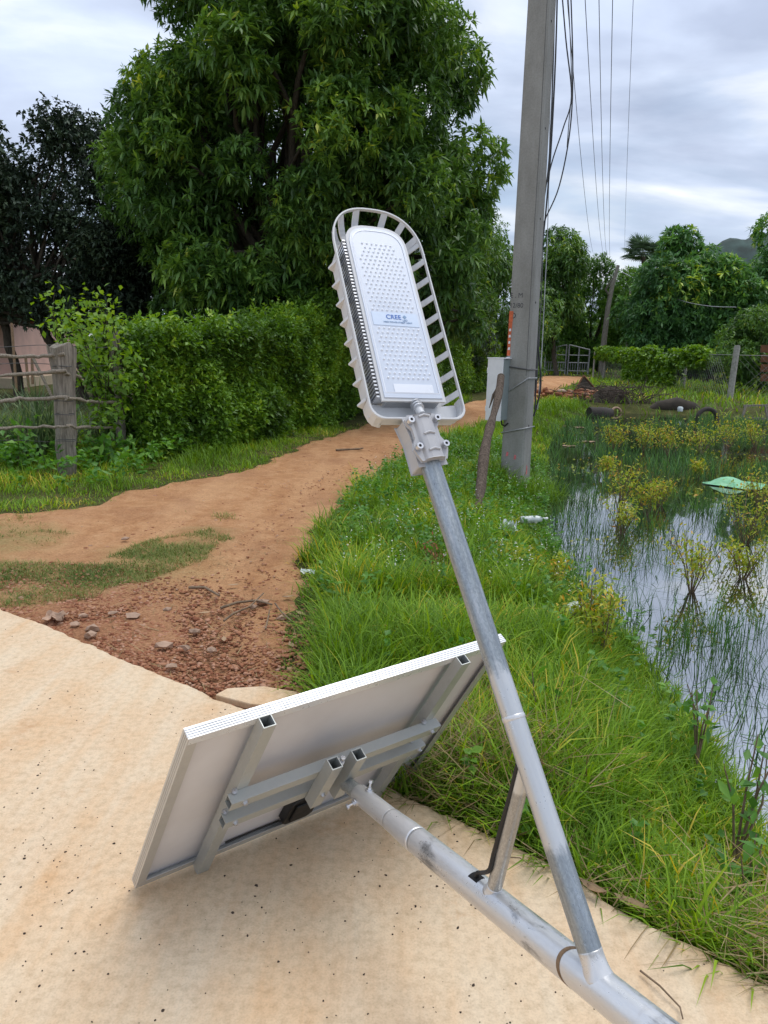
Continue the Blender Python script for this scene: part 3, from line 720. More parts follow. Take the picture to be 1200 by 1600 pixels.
# lamp head -------------------------------------------------------
lampE = empty('lamp_head', (0, 0, 0)); lampE.parent = light; lampE['label'] = 'grey lamp head with a glossy lens of tiny domes and a ribbed guard rail'
LN = nrm(PD-(PD@AD)*AD); LVv = np.cross(AD, LN)
if LVv[0] < 0: LVv = -LVv
g_ = .088
LU = nrm(AD+g_*LVv); LV = nrm(LVv-g_*AD)
LO = T+LVv*.0100*KS
def lp(u, v, n=0): return LO+(LU*u+LV*v+LN*n)*KS
def arch(hw, u0, u1, ua, n=16, rc=.0):
    """outline: square bottom at u0, sides up to u1, flat arch with apex ua (list of (u, v))"""
    p = []
    if rc:
        for k in range(5):
            th = math.pi/2*k/4; p.append((u0+rc-rc*math.cos(th), -(hw-rc)-rc*math.sin(th)))
        p = p
    else: p.append((u0, -hw))
    for k in range(n+1):
        th = math.pi*k/n
        c, s = math.cos(th), math.sin(th)
        p.append((u1+(ua-u1)*abs(s)**.8, -hw*(abs(c)**.62)*(1 if c > 0 else -1)))
    if rc:
        for k in range(5):
            th = math.pi/2*(1-k/4); p.append((u0+rc-rc*math.cos(th), (hw-rc)+rc*math.sin(th)))
    else: p.append((u0, hw))
    return p
def ext(outl, n0, n1, name, mat, par=None, bevel=0):
    mb = MB(); pts = outl
    k = len(pts)
    lo = [lp(a, b, n0) for a, b in pts]; hi = [lp(a, b, n1) for a, b in pts]
    mb.add(lo+hi, [tuple(range(k)), tuple(range(2*k-1, k-1, -1))]+[(i, (i+1) % k, k+(i+1) % k, k+i) for i in range(k)])
    return mb.build(name, mat, par or lampE, bevel)
LO_G = LO-LV*.0005*KS; LO = LO-LV*.0085*KS      # the body sits a little to the left in its guard
U0, U1, UA, HW = .111, .500, .551, .0665
ext(arch(HW-.010, U0+.006, U1, UA-.012), -.050, -.004, 'lamp_core', M['core'])
ext(arch(HW+.006, U0-.004, U1, UA+.007), -.0035, .0010, 'lens_bezel', M['lamp'], bevel=.001)
lens = ext(arch(HW, U0+.002, U1-.002, UA), .0012, .0030, 'lens_cover', M['lens'])
# bright inner border of the lens
bo, bi = arch(HW-.004, U0+.012, U1-.006, UA-.006), arch(HW-.0065, U0+.0145, U1-.008, UA-.0085)
mb = MB(); k = len(bo); mb.add([lp(a, b, .0032) for a, b in bo]+[lp(a, b, .0040) for a, b in bi], [(i, (i+1) % k, k+(i+1) % k, k+i) for i in range(k)]); mb.build('lens_border', M['led'], lens)
dm = MB()
def dome(u, v, r=.0030):
    V = []; n8 = 8
    for j, (rr, hh) in enumerate(((1, 0), (.72, .62))):
        for k in range(n8):
            th = 2*math.pi*k/n8; V.append(lp(u+r*rr*math.cos(th), v+r*rr*math.sin(th), .0030+r*hh))
    V.append(lp(u, v, .0030+r*.95))
    dm.add(V, [(k, (k+1) % n8, n8+(k+1) % n8, n8+k) for k in range(n8)]+[(n8+k, n8+(k+1) % n8, 2*n8) for k in range(n8)], True)
def led_block(u0, u1, rows, cols=9):
    for i in range(rows):
        for j in range(cols):
            u = u0+(u1-u0)*i/(rows-1); v = -.049+.098*(j+(.5 if i % 2 else 0))/(cols-.5)
            if u > .478 and abs(v) > .042: continue
            dome(u, v)
led_block(.329, .505, 17); led_block(.160, .282, 12)
tag(dm.build('led_domes', M['led'], lens), kind='stuff')
lab = MB(); lab.box(lp(.3055, 0, .0036), LU, LV, LN, .033*KS, .108*KS, .0009); lo_ = lab.build('label_plate', M['label'], lens)
lab2 = MB(); lab2.box(lp(.135, .004, .0036), LU, LV, LN, .020*KS, .09*KS, .0009); lab2.build('lens_clip', M['led'], lens)
def lettering(txt, u, v, n, size, mat, par, ux=None, vx=None, nx=None, pt=None, name='lettering'):
    c = bpy.data.curves.new(name, 'FONT'); c.body = txt; c.size = size; c.align_x = 'CENTER'; c.align_y = 'CENTER'; c.extrude = .0002
    tmp = bpy.data.objects.new(name, c); COL.objects.link(tmp)
    dg = bpy.context.evaluated_depsgraph_get(); me = bpy.data.meshes.new_from_object(tmp.evaluated_get(dg))
    bpy.data.objects.remove(tmp); bpy.data.curves.remove(c)
    b = base_of(par); o3 = pt-b
    mtx = Matrix(((vx[0], ux[0], nx[0], o3[0]), (vx[1], ux[1], nx[1], o3[1]), (vx[2], ux[2], nx[2], o3[2]), (0, 0, 0, 1)))
    me.transform(mtx); me.materials.clear(); me.materials.append(mat)
    o = bpy.data.objects.new(name, me); COL.objects.link(o); o.parent = par; o['kind'] = 'stuff'; return o
lettering('CREE', 0, 0, 0, .0155, M['ink'], lo_, LU, LV, LN, lp(.3105, -.004, .0046))
dmb = MB(); dmb.prism([(.0048, 0), (0, .0048), (-.0048, 0), (0, -.0048)], lp(.3125, .0225, .0043), LU, LV, LN, 0, .0005); dmb.build('logo_mark', M['ink_pale'], lo_)
lettering('LED', 0, 0, 0, .0065, M['ink_pale'], lo_, LU, LV, LN, lp(.3035, .022, .0046))
lettering('HIGH POWER STREET LIGHT', 0, 0, 0, .0052, M['ink_pale'], lo_, LU, LV, LN, lp(.2975, .004, .0046))
# heat sink fins down both sides and along the foot
fn = MB()
for k in range(46):
    u = .118+(.512-.118)*k/45
    for s_ in (-1, 1):
        fn.box(lp(u, -(HW+.002) if s_ < 0 else HW-.009, -.0235), LU, LV, LN, .0040*KS, .026*KS, .043*KS)
for k in range(34):
    v = -.060+.120*k/33; fn.box(lp(U0+.002, v, -.022), LU, LV, LN, .012*KS, .0016*KS, .036*KS)
for k in range(15):
    th = math.pi*(k+.5)/15; c = math.cos(th); v = -HW*(abs(c)**.62)*(1 if c > 0 else -1); u = U1+(UA-U1)*math.sin(th)**.8
    fn.box(lp(u-.006, v*.97, -.022), nrm(LU*math.sin(th)-LV*c), nrm(LV*math.sin(th)+LU*c), LN, .014*KS, .0026*KS, .036*KS)
tag(fn.build('heat_sink_fins', M['fins'], lampE), kind='stuff')
LO = LO_G
# guard rail: loop, curved ribs, side wall, foot plate
GW, G0, G1, GA = .1100, .066, .500, .614
def guard_outline(w, u0, u1, ua, n=28):
    p = []
    for k in range(7):
        th = math.pi/2*k/6; r = .030; p.append((u0+r-r*math.cos(th), -(w-r)-r*math.sin(th)))
    for k in range(n+1):
        th = math.pi*k/n; c, s = math.cos(th), math.sin(th)
        p.append((u1+(ua-u1)*abs(s)**.9, -w*(abs(c)**.78)*(1 if c > 0 else -1)))
    for k in range(7):
        th = math.pi/2*(1-k/6); r = .030; p.append((u0+r-r*math.cos(th), (w-r)+r*math.sin(th)))
    return p
go_ = guard_outline(GW, G0, G1, GA); gi = guard_outline(GW-.0038, G0+.0042, G1, GA-.0042); k = len(go_)
gm = MB(); V = [lp(a, b, -.009) for a, b in go_]+[lp(a, b, -.001) for a, b in go_]+[lp(a, b, -.001) for a, b in gi]+[lp(a, b, -.009) for a, b in gi]
P = []
for j in range(4):
    for i in range(k): P.append((j*k+i, j*k+(i+1) % k, ((j+1) % 4)*k+(i+1) % k, ((j+1) % 4)*k+i))
gm.add(V, P); guard = gm.build('guard_rail', M['lamp'], lampE, bevel=.0012)
def rib(a, b, wdir, w=.0145):
    """curved strap from the body (a) out to the rail (b)"""
    mb = MB(); V = []; P = []; n = 6
    for i in range(n+1):
        t = i/n; sag = math.sin(t*math.pi)*.016*(1-t*.3)
        c = a[0]+(b[0]-a[0])*t, a[1]+(b[1]-a[1])*t
        nn = -.034+(.028)*t**1.6-sag*.5
        q = lp(c[0], c[1], nn); wd = (LU*wdir[0]+LV*wdir[1])*w/2*KS
        for dz in (.0022, -.0022): V += [q+wd+LN*dz, q-wd+LN*dz]
    for i in range(n):
        o = i*4; P += [(o, o+1, o+5, o+4), (o+2, o+6, o+7, o+3), (o, o+4, o+6, o+2), (o+1, o+3, o+7, o+5)]
    mb.add(V, P+[(0, 2, 3, 1), (n*4, n*4+1, n*4+3, n*4+2)], False)
    return mb.build('rib', M['lamp'], guard)
for i in range(9):
    u = .128+.0495*i
    for s_ in (-1, 1): rib((u-.010, s_*.066-.011), (u+.006, s_*(GW-.003)), (1, 0))
for i in range(6):
    th = math.pi*(i+.75)/6.5; c, s = math.cos(th), math.sin(th)
    b_ = (G1+(GA-.003-G1)*s**.9, -(GW-.003)*(abs(c)**.78)*(1 if c > 0 else -1)); a_ = (U1+(UA-U1)*s**.8-.004, -HW*(abs(c)**.62)*(1 if c > 0 else -1)-.011)
    d_ = nrm(np.array(b_)-np.array(a_)); rib(a_, b_, (-d_[1], d_[0]))
# left side wall with the ends of the ribs standing out of it
sw = MB(); L_ = []
ups = [(.070, -.084), (.074, -.096), (.084, -.104), (.10, -.1085), (.2, -.1095), (.3, -.1095), (.4, -.1095), (.470, -.1095), (.486, -.107), (.495, -.102)]
for (u, v) in ups: L_ += [lp(u, v, -.0105), lp(u, v+.004, -.046), lp(u, v+.004, -.0105), lp(u, v+.008, -.046)]
P = []
for i in range(len(ups)-1):
    o = i*4; P += [(o, o+4, o+5, o+1), (o+2, o+3, o+7, o+6), (o, o+2, o+6, o+4), (o+1, o+5, o+7, o+3)]
sw.add(L_, P+[(0, 1, 3, 2), (o+4, o+6, o+7, o+5)]); sw.build('side_wall', M['lamp'], guard)
for i in range(8):
    u = .118+.0495*i; sp_ = MB()
    sp_.add([lp(u-.004, -.105, -.047), lp(u+.004, -.105, -.047), lp(u-.002, -.118, -.041), lp(u+.002, -.118, -.041), lp(u-.004, -.1095, -.012), lp(u+.004, -.1095, -.012)],
            [(0, 1, 3, 2), (2, 3, 5, 4), (0, 2, 4), (1, 5, 3), (0, 4, 5, 1)]); sp_.build('rib_end', M['lamp'], guard)
fp = [(.070, -.084), (.070, .084), (.084, .103), (.116, .107), (.112, .064), (.112, -.064), (.116, -.107), (.084, -.103)]
ext(fp, -.034, -.029, 'foot_plate', M['lamp'])
wl = MB(); L_ = []
ww = [(.118, .107), (.10, .107), (.084, .103), (.074, .094), (.0695, .080), (.0695, -.080)]
for (u, v) in ww: L_ += [lp(u, v, -.0092), lp(u, v, -.032), lp(u+.003, v-.002, -.0092), lp(u+.003, v-.002, -.032)]
P = []
for i in range(len(ww)-1):
    o = i*4; P += [(o, o+1, o+5, o+4), (o+2, o+6, o+7, o+3), (o, o+4, o+6, o+2), (o+1, o+3, o+7, o+5)]
wl.add(L_, P); wl.build('foot_wall', M['lamp'], lampE)
# clamp on the arm
LO_L, LU_L, LV_L = LO, LU, LV; LO, LU, LV = T, AD, LVv        # the clamp is square to the arm
upper = [(0.062, -0.03), (0.056, -0.037), (0.046, -0.035), (0.034, -0.027), (0.012, -0.027), (0.002, -0.033), (-0.01, -0.037), (-0.022, -0.033), (-0.036, -0.027), (-0.036, 0.027), (-0.022, 0.033), (-0.01, 0.037), (0.002, 0.033), (0.012, 0.027), (0.034, 0.027), (0.046, 0.035), (0.056, 0.037), (0.062, 0.03)]
clampE = ext(upper, .014, .023, 'clamp_plate', M['lamp_clamp'], bevel=.002)
cb = MB(); V = []; P = []
prof = [(-.0255, .016), (-.018, .030), (-.008, .0335), (.008, .0335), (.018, .030), (.0255, .016)]
for u in (.060, -.037):
    for v, n in prof: V.append(lp(u, v, n))
k = len(prof); P = [tuple(range(k)), tuple(range(2*k-1, k-1, -1))]+[(i, (i+1), k+i+1, k+i) for i in range(k-1)]
cb.add(V, P); cb.build('clamp_ridge', M['lamp_clamp'], clampE, bevel=.002)
for u in (.054, .016, -.020):
    q = MB(); q.tube([lp(u, -.012, .0335), lp(u+.003, 0, .0352), lp(u, .012, .0335)], .0026, 8); q.build('clamp_step', M['lamp_clamp'], clampE)
ext([(.062, -.034), (.02, -.028), (-.042, -.030), (-.042, .030), (.02, .028), (.062, .034)], -.030, .010, 'clamp_saddle', M['lamp_clamp'], bevel=.003)
for u, v in ((.049, -.0300), (.049, .0300), (-.0095, -.0300), (-.0095, .0300)):
    q = MB(); c = lp(u, v, .023); ring = []
    q.tube([c, c+LN*.012], .0068, 16); q.build('clamp_bolt', M['bolt'], lampE)
    q = MB(); q.tube([c+LN*.0118, c+LN*.0123], .0032, 6); q.build('bolt_socket', M['hole'], lampE)
LO, LU, LV = LO_L, LU_L, LV_L
gl_ = MB(); gl_.tube([lp(.114, -.004, -.012), lp(.100, -.004, -.006), lp(.086, -.004, .002), lp(.070, -.004, .010)], [.010, .009, .009, .008], 14); glo = gl_.build('cable_gland', M['lamp'], lampE)
for q_ in (.104, .097, .090):
    r_ = MB(); t_ = (.112-q_)/.034; r_.tube([lp(q_, -.004, -.010+.018*t_), lp(q_-.003, -.004, -.008+.018*t_)], .0122, 14); r_.build('gland_ring', M['fins'], glo)
MB().tube([lp(.075, -.064, -.027), lp(.075, -.064, -.024)], .005, 12).build('foot_screw', M['bolt'], lampE)
MB().tube([lp(.084, .052, -.028), lp(.084, .052, -.016)], .0035, 10).build('foot_screw', M['bolt'], lampE)

# ------------------------------------------------------------------ utility pole, box, wires
UP = at_z(804, 757, -.10); UP[2] = -.12
upole = empty('utility_pole', UP, 'tall square grey concrete utility pole at the pond edge', 'utility pole')
def pole_axis(z): return np.array([UP[0]+.004*(z+.1)*-1, UP[1], z])
ang = math.radians(-29)
A1 = nrm((math.cos(ang), math.sin(ang), 0)); A2 = nrm((-math.sin(ang), math.cos(ang), 0))
def pole_w(z): return .285-.0085*z
pm = MB(); V = []; P = []
zs = [-.5, 0, 1, 2, 3.5, 5, 7, 9.2]
for z in zs:
    w = pole_w(z)/2; c = pole_axis(z); e = .022
    for (i, j) in ((-w+e, -w), (w-e, -w), (w, -w+e), (w, w-e), (w-e, w), (-w+e, w), (-w, w-e), (-w, -w+e)): V.append(c+A1*i+A2*j)
for k in range(len(zs)-1):
    for i in range(8): P.append((k*8+i, k*8+(i+1) % 8, (k+1)*8+(i+1) % 8, (k+1)*8+i))
pm.add(V, P+[tuple(range(8))[::-1], tuple(range((len(zs)-1)*8, len(zs)*8))])
pm.build('shaft', M['pole'], upole)
def on_pole(z, f, face=0, out=.002):
    """point on the pole's wide front face (face 0) or its narrow right face (face 1); f runs -1..1 across"""
    w = pole_w(z)/2; c = pole_axis(z)
    return c-A2*(w+out)+A1*w*f if face == 0 else c+A1*(w+out)+A2*w*f
gm = MB()
V = []
for z in np.linspace(1.2, 6.5, 12):
    V += [on_pole(z, .80+.02*math.sin(z*2), 0, .0015), on_pole(z, .835+.02*math.sin(z*2), 0, .0015)]
gm.add(V, [(2*i, 2*i+1, 2*i+3, 2*i+2) for i in range(11)]); gm.build('edge_line', M['stencil'], upole)  # narrow dark strip marking a groove line near the corner
for z in (.62, 1.27, 2.02, 2.92, 3.85, 4.9):
    q = MB(); q.tube([on_pole(z, -.15, 1, -.004), on_pole(z, -.15, 1, .0015)], .013, 12); q.build('bolt_hole', M['hole'], upole)
for z, f in ((.28, -.45), (.25, .25)):
    q = MB(); c = on_pole(z, f); q.prism([(-.014, -.028), (.012, -.02), (.015, .022), (-.008, .03)], c, A1, Zv, -A2, 0, .0015); q.build('paint_mark', M['pink'], upole)
q = MB(); q.prism([(-.02, -.07), (.022, -.05), (.016, .03), (-.01, .06)], on_pole(.10, -.1, 1), A2, Zv, A1, 0, .0015); q.build('paint_mark', M['pink'], upole)
lettering('E . M', 0, 0, 0, .075, M['stencil'], upole, Zv, A1, -A2, on_pole(2.09, -.42))
lettering('12/80', 0, 0, 0, .072, M['stencil'], upole, Zv, A1, -A2, on_pole(1.98, -.38))
q = MB(); V = []
for k in range(20):
    th = 2*math.pi*k/20
    for r in (.022, .032): V.append(on_pole(1.87, -.62)+A1*r*math.cos(th)+Zv*r*math.sin(th))
q.add(V, [(2*k, 2*k+1, (2*k+3) % 40, (2*k+2) % 40) for k in range(20)]); q.build('stencil_ring', M['stencil'], upole)
def left_face(z, f, out=.002): w = pole_w(z)/2; return pole_axis(z)-A1*(w+out)+A2*w*f
q = MB(); V = []
for z in np.linspace(1.42, 1.92, 5): V += [on_pole(z, -.97, 0, .003), on_pole(z, -.66-.05*math.sin(z*9), 0, .003)]
q.add(V, [(2*i, 2*i+1, 2*i+3, 2*i+2) for i in range(4)])
V = []
for z in np.linspace(1.42, 1.92, 5): V += [left_face(z, -.98), left_face(z, .3)]
q.add(V, [(2*i, 2*i+1, 2*i+3, 2*i+2) for i in range(4)]); stk = q.build('sticker', M['orange'], upole)
for i, z in enumerate((1.50, 1.57, 1.64, 1.71)):
    q = MB(); q.prism([(-.012, -.016), (.013, -.012), (.011, .017), (-.01, .013)], on_pole(z, -.82, 0, .0042), A1, Zv, -A2, 0, .001); q.build('sticker_mark', M['white'], stk)
q = MB(); q.prism([(-.024, -.02), (.024, -.018), (.022, .02), (-.022, .02)], on_pole(1.385, -.86, 0, .003), A1, Zv, -A2, 0, .001); q.build('sticker_scrap', M['white'], upole)
def tie(z0, z1, name, mat, r=.008):
    mb = MB(); pts = []
    for f, face in ((-1.04, 0), (0, 0), (1.04, 0)): pts.append(on_pole(z0+(z1-z0)*(f+1)/2, f, 0, .008))
    w = pole_w(z1)/2+.01
    c = pole_axis(z1); pts += [c+A1*w+A2*w]; c = pole_axis(z0); pts += [c-A1*w+A2*w, pts[0]]
    mb.tube(pts, r, 6); return mb.build(name, mat, upole)
tie(1.30, 1.27, 'tie_wire', M['wire']); tie(.98, 1.17, 'tie_wire', M['wire_pale']); tie(.53, .60, 'tie_wire', M['wire_pale'])

# meter box strapped to the pole
bc = pole_axis(.86)-A1*(.285/2+.02)-A2*.02
box = empty('meter_box', bc-Zv*.18, 'white metal meter box with shade-coloured grey side strapped low on the utility pole', 'meter box')
ba = math.radians(-38); B1 = nrm((math.cos(ba), math.sin(ba), 0)); B2 = nrm((-math.sin(ba), math.cos(ba), 0))   # B1 along the door, -B2 out of the door
BW, BD_, BH = .19, .21, .70
BC = np.array(bc)-np.array([.10, .12, -.17])
bm = MB(); bm.box(BC, B1, B2, Zv, BW, BD_, BH); bm.build('housing', M['box_side'], box, bevel=.006)
dm2 = MB(); dm2.box(BC-B2*(BD_/2+.008), B1, B2, Zv, BW+.012, .014, BH+.012); dob = dm2.build('door', M['white'], box, bevel=.004)
for z in (-.22, .22):
    q = MB(); q.tube([BC-B2*(BD_/2+.012)-B1*(BW/2+.006)+Zv*(z-.03), BC-B2*(BD_/2+.012)-B1*(BW/2+.006)+Zv*(z+.03)], .007, 8); q.build('hinge', M['white'], dob)
q = MB(); q.tube([BC-B2*(BD_/2+.014)+B1*.07, BC-B2*(BD_/2+.030)+B1*.07], .012, 10); q.build('latch', M['bolt'], dob)
q = MB(); q.box(BC+Zv*(BH/2+.010), B1, B2, Zv, BW+.03, BD_+.04, .012); q.build('rain_lid', M['white'], box)
q = MB(); q.tube([BC-Zv*.35+B1*.05, BC-Zv*.40+B1*.06, BC-Zv*.42+B1*.10, BC-Zv*.38+B1*.14], .010, 8); q.build('cable_tail', M['cable'], box)

# old branch leaning on the box
a = at_z(733, 842, -.10); b = at_d(782, 588, 8.45); a[2] -= .05
st = empty('leaning_stake', a, 'weathered broken branch leaning against the white meter box', 'wooden stake')
mb = MB(); pts = []; rr = []
for k in range(15):
    t = k/14; p = a+(b-a)*t+np.array([.020*math.sin(t*9), .02*math.cos(t*7), 0])
    pts.append(p); rr.append(.047*(1-.18*t)*(1+.14*math.sin(t*23)+.10*math.sin(t*51))*(1.30 if 6 <= k <= 7 else 1))
rr[0] = .034; rr[-1] = .040
mb.tube(pts, rr, 11); mb.build('stem', M['deadwood'], st)
mb = MB(); mb.tube([pts[-2], pts[-2]+np.array([-.07, -.03, -.10]), pts[-2]+np.array([-.11, -.04, -.24])], [.026, .016, .004], 6); mb.build('torn_splinter', M['deadwood'], st)

# hanging service cables beside the pole and the lines running to the far pole
def cable(name, pts, r, label, group, mat='cable', cat='cable', sub=6):
    P_ = [np.asarray(p, float) for p in pts]; q = []
    for i in range(len(P_)-1):
        p0, p1, p2, p3 = P_[max(i-1, 0)], P_[i], P_[i+1], P_[min(i+2, len(P_)-1)]
        for k in range(sub):
            t = k/sub; q.append(.5*((2*p1)+(-p0+p2)*t+(2*p0-5*p1+4*p2-p3)*t*t+(-p0+3*p1-3*p2+p3)*t**3))
    q.append(P_[-1]); mb = MB(); mb.tube(q, r, 6)
    e = mb.build(name, M[mat]); return tag(e, label, cat, group)
def near(u, v, dd=.12): return at_d(u, v, 9.0+dd+(750-v)*.0009)
topp = pole_axis(8.6)+A1*.2
gh = 'service cables hanging beside the utility pole'
for i, (pts, r, lab_) in enumerate([
    ([(868, -60), (864, 110), (858, 250), (846, 345), (842, 460), (838, 560), (836, 640)], .010, 'black cable hugging the right edge of the utility pole all the way down'),
    ([(872, -60), (868, 90), (861, 230), (853, 330), (846, 400), (840, 520), (845, 600), (834, 650)], .011, 'thick black cable that bows out low beside the utility pole'),
    ([(874, -60), (884, 60), (893, 150), (880, 200), (862, 255), (848, 320), (843, 400), (838, 540)], .009, 'black cable that swings out and crosses back to the pole at mid height'),
    ([(890, -60), (895, 100), (891, 200), (874, 290), (851, 345), (842, 380), (840, 470), (838, 600)], .009, 'black cable with the widest loop before it meets the pole'),
    ([(885, -60), (891, 60), (893, 140), (889, 190), (886, 230)], .006, 'thin cable ending in the loops beside the pole'),
    ([(864, -60), (860, 120), (858, 260), (855, 380), (852, 440), (846, 560), (840, 640)], .006, 'pale thin cable dropping straight beside the pole'),
    ([(862, -60), (859, 60), (855, 190), (849, 330), (847, 430), (843, 520), (838, 610)], .006, 'thin grey cable nearest the right face of the pole')]):
    cable('service_cable', [near(u, v, .10+.03*i) for u, v in pts], r, lab_, gh, 'cable' if i < 4 else ('wire_pale' if i == 5 else 'wire'))
fp_ = np.array([17.3, 62, 8.6])
far = {0: (928, 400), 1: (943, 398), 2: (948, 400), 3: (953, 402), 4: (976, 408)}
gl2 = 'power lines running away above the trees'
for i, (u, v) in far.items():
    A_ = pole_axis(8.7)+A1*(-.3+.22*i)+np.array([.05*i, 0, .1*i]); B_ = at_d(u, v, 60)
    pts = [A_+(B_-A_)*t-Zv*1.5*4*t*(1-t)*.6 for t in np.linspace(0, 1, 9)]
    cable('power_line', pts, .008 if i < 4 else .0055, ['leftmost thin power line running away above the trees', 'second power line from the left, one of the close middle three', 'middle power line of the close three', 'right one of the three close power lines', 'faint rightmost power line running away above the trees'][i], gl2, 'wire', 'power line', 4)

# ------------------------------------------------------------------ left fence, house, shrub
FP = at_z(106, 745, -.06); FZ = FP[2]
fence = empty('pole_fence', FP, 'weathered split-log post fence with four thin pole rails at the left', 'fence')
def wood_post(name, base, top, w, d, n=13, twist=.2, mat='post', par=None, flare=.2, seed=1):
    r_ = np.random.default_rng(seed); mb = MB(); V = []; P = []; m = 12
    prof = 1+r_.normal(0, .10, m)
    for k in range(n):
        t = k/(n-1); c = base+(top-base)*t+np.array([.012*math.sin(t*6+seed), 0, 0]); s = 1+flare*(t-.4)**2*2+.05*math.sin(t*11+seed)
        for j in range(m):
            th = 2*math.pi*j/m; q = prof[j]*(1+.05*r_.normal()); V.append(c+np.array([w/2*s*q*math.cos(th), d/2*s*q*math.sin(th), (.03*r_.normal() if k == n-1 else 0)]))
    for k in range(n-1):
        for j in range(m): P.append((k*m+j, k*m+(j+1) % m, (k+1)*m+(j+1) % m, (k+1)*m+j))
    mb.add(V, P, False); mb.add(V[-m:], [tuple(range(m))]); return mb.build(name, M[mat], par)
FD = (FP[1])*.985
wood_post('post', FP-Zv*.2, at_d(94, 543, FD), .215, .16, par=fence, seed=3, flare=.55)
P2b = at_z(191, 722, -.06); FD2 = P2b[1]*.985
wood_post('post', P2b-Zv*.2, at_d(179, 518, FD2), .13, .12, par=fence, seed=5, flare=.3)
P3b = at_z(146, 705, -.06); wood_post('post', P3b-Zv*.1, at_d(143, 622, P3b[1]*.985), .06, .06, par=fence, seed=8)
def rail(pts, r, seed):
    r_ = np.random.default_rng(seed); mb = MB(); q = []
    for (u0, v0, d0_), (u1, v1, d1_) in zip(pts[:-1], pts[1:]):
        for t in np.linspace(0, 1, 7)[:-1]: q.append(at_d(u0+(u1-u0)*t, v0+(v1-v0)*t, d0_+(d1_-d0_)*t)+np.array([0, 0, r_.normal(0, .006)]))
    q.append(at_d(*pts[-1])); mb.tube(q, [r*.78*(1+.14*r_.normal()) for _ in q], 8); return mb.build('rail', M['rail_wood'], fence)
dl = FD-.55; fr = FD-.10
for k, (pts, r) in enumerate([
    ([(-90, 558, dl), (0, 557, dl+.12), (60, 556, fr), (101, 553, fr)], .026),
    ([(-90, 589, dl), (0, 587, dl+.12), (60, 583, fr), (104, 579, fr)], .026), ([(102, 583, fr+.02), (126, 590, FD+.3)], .024),
    ([(-90, 627, dl), (0, 626, dl+.12), (60, 623, fr), (108, 620, fr)], .026), ([(103, 622, fr-.02), (150, 628, FD+.5), (190, 629, FD2-.1)], .024),
    ([(-90, 671, dl), (0, 669, dl+.12), (60, 667, fr), (108, 666, fr)], .022), ([(103, 666, fr-.02), (150, 669, FD+.5), (186, 668, FD2-.1)], .021)]): rail(pts, r, k)
for k, (v0, v1) in enumerate(((541, 541), (568, 571), (690, 689))):
    mb = MB(); q = [at_d(-60+t*250, v0+(v1-v0)*t+2*math.sin(t*9+k), FD-.2+(FD2-FD)*t) for t in np.linspace(0, 1, 16)]; mb.tube(q, .004, 5); mb.build('wire_strand', M['wire'], fence)
for v in (572, 626, 647, 688, 720):
    mb = MB(); c = at_d(106-(745-v)*.05, v, FD); ring = [c+np.array([.105*math.cos(t), .085*math.sin(t), .004*math.sin(3*t)]) for t in np.linspace(0, 2*math.pi, 15)]; mb.tube(ring, .0045, 5, cap=False); mb.build('wire_wrap', M['wire'], fence)
for (u0, v0, u1, v1, dd) in ((18, 505, 26, 612, 10.5), (40, 558, 46, 615, 10.8), (50, 560, 51, 600, 10.6), (52, 560, 84, 625, 9.2)):
    mb = MB(); mb.tube([at_d(u0, v0, dd), at_d(u1, v1, dd)], .018, 6); mb.build('stay_rod', M['rail_wood'] if u0 == 52 else M['rust'], fence)

# pink house far behind the fence
hb = at_z(15, 612, -.05); hd = 24.0
h0, h1, h2 = at_d(-420, 505, hd), at_d(30, 505, hd), at_d(30, 622, hd)
house = empty('pink_house', (h1[0], hd, 0), 'low pink rendered house partly hidden behind the fence and dark tree', 'house')
zt = h1[2]
mb = MB(); mb.box(((h0[0]+h1[0])/2, hd+2.5, (zt+.25)/2), (1, 0, 0), (0, 1, 0), Zv, h1[0]-h0[0], 5, zt-.25); mb.build('wall', M['house'], house)
mb = MB(); mb.box(((h0[0]+h1[0])/2, hd+2.3, .12), (1, 0, 0), (0, 1, 0), Zv, h1[0]-h0[0]+.8, 6.2, .30); mb.build('plinth', M['plinth'], house)
mb = MB(); e = .5; V = [(h0[0]-e, hd-.8, zt), (h1[0]+e, hd-.8, zt), (h1[0]+e, hd+2.5, zt+1.2), (h0[0]-e, hd+2.5, zt+1.2), (h1[0]+e, hd+5.8, zt), (h0[0]-e, hd+5.8, zt)]
V2 = [np.array(v)+np.array([0, 0, .10]) for v in V]
mb.add([np.array(v) for v in V]+V2, [(0, 3, 2, 1), (3, 5, 4, 2), (6, 7, 8, 9), (9, 8, 10, 11), (0, 1, 7, 6), (4, 5, 11, 10), (1, 2, 8, 7), (2, 4, 10, 8), (3, 0, 6, 9), (5, 3, 9, 11)]); mb.build('roof', M['roof'], house)
wv = at_d(8, 590, hd-.05)
for i in range(2):
    xw = h1[0]-2.2-2.6*i; mb = MB(); mb.box((xw, hd-.02, zt-.85), (1, 0, 0), (0, 1, 0), Zv, .9, .06, .9); wf = mb.build('window', M['white'], house)
    mb = MB(); mb.box((xw, hd-.06, zt-.85), (1, 0, 0), (0, 1, 0), Zv, .74, .03, .74); mb.build('pane', M['core'], wf)

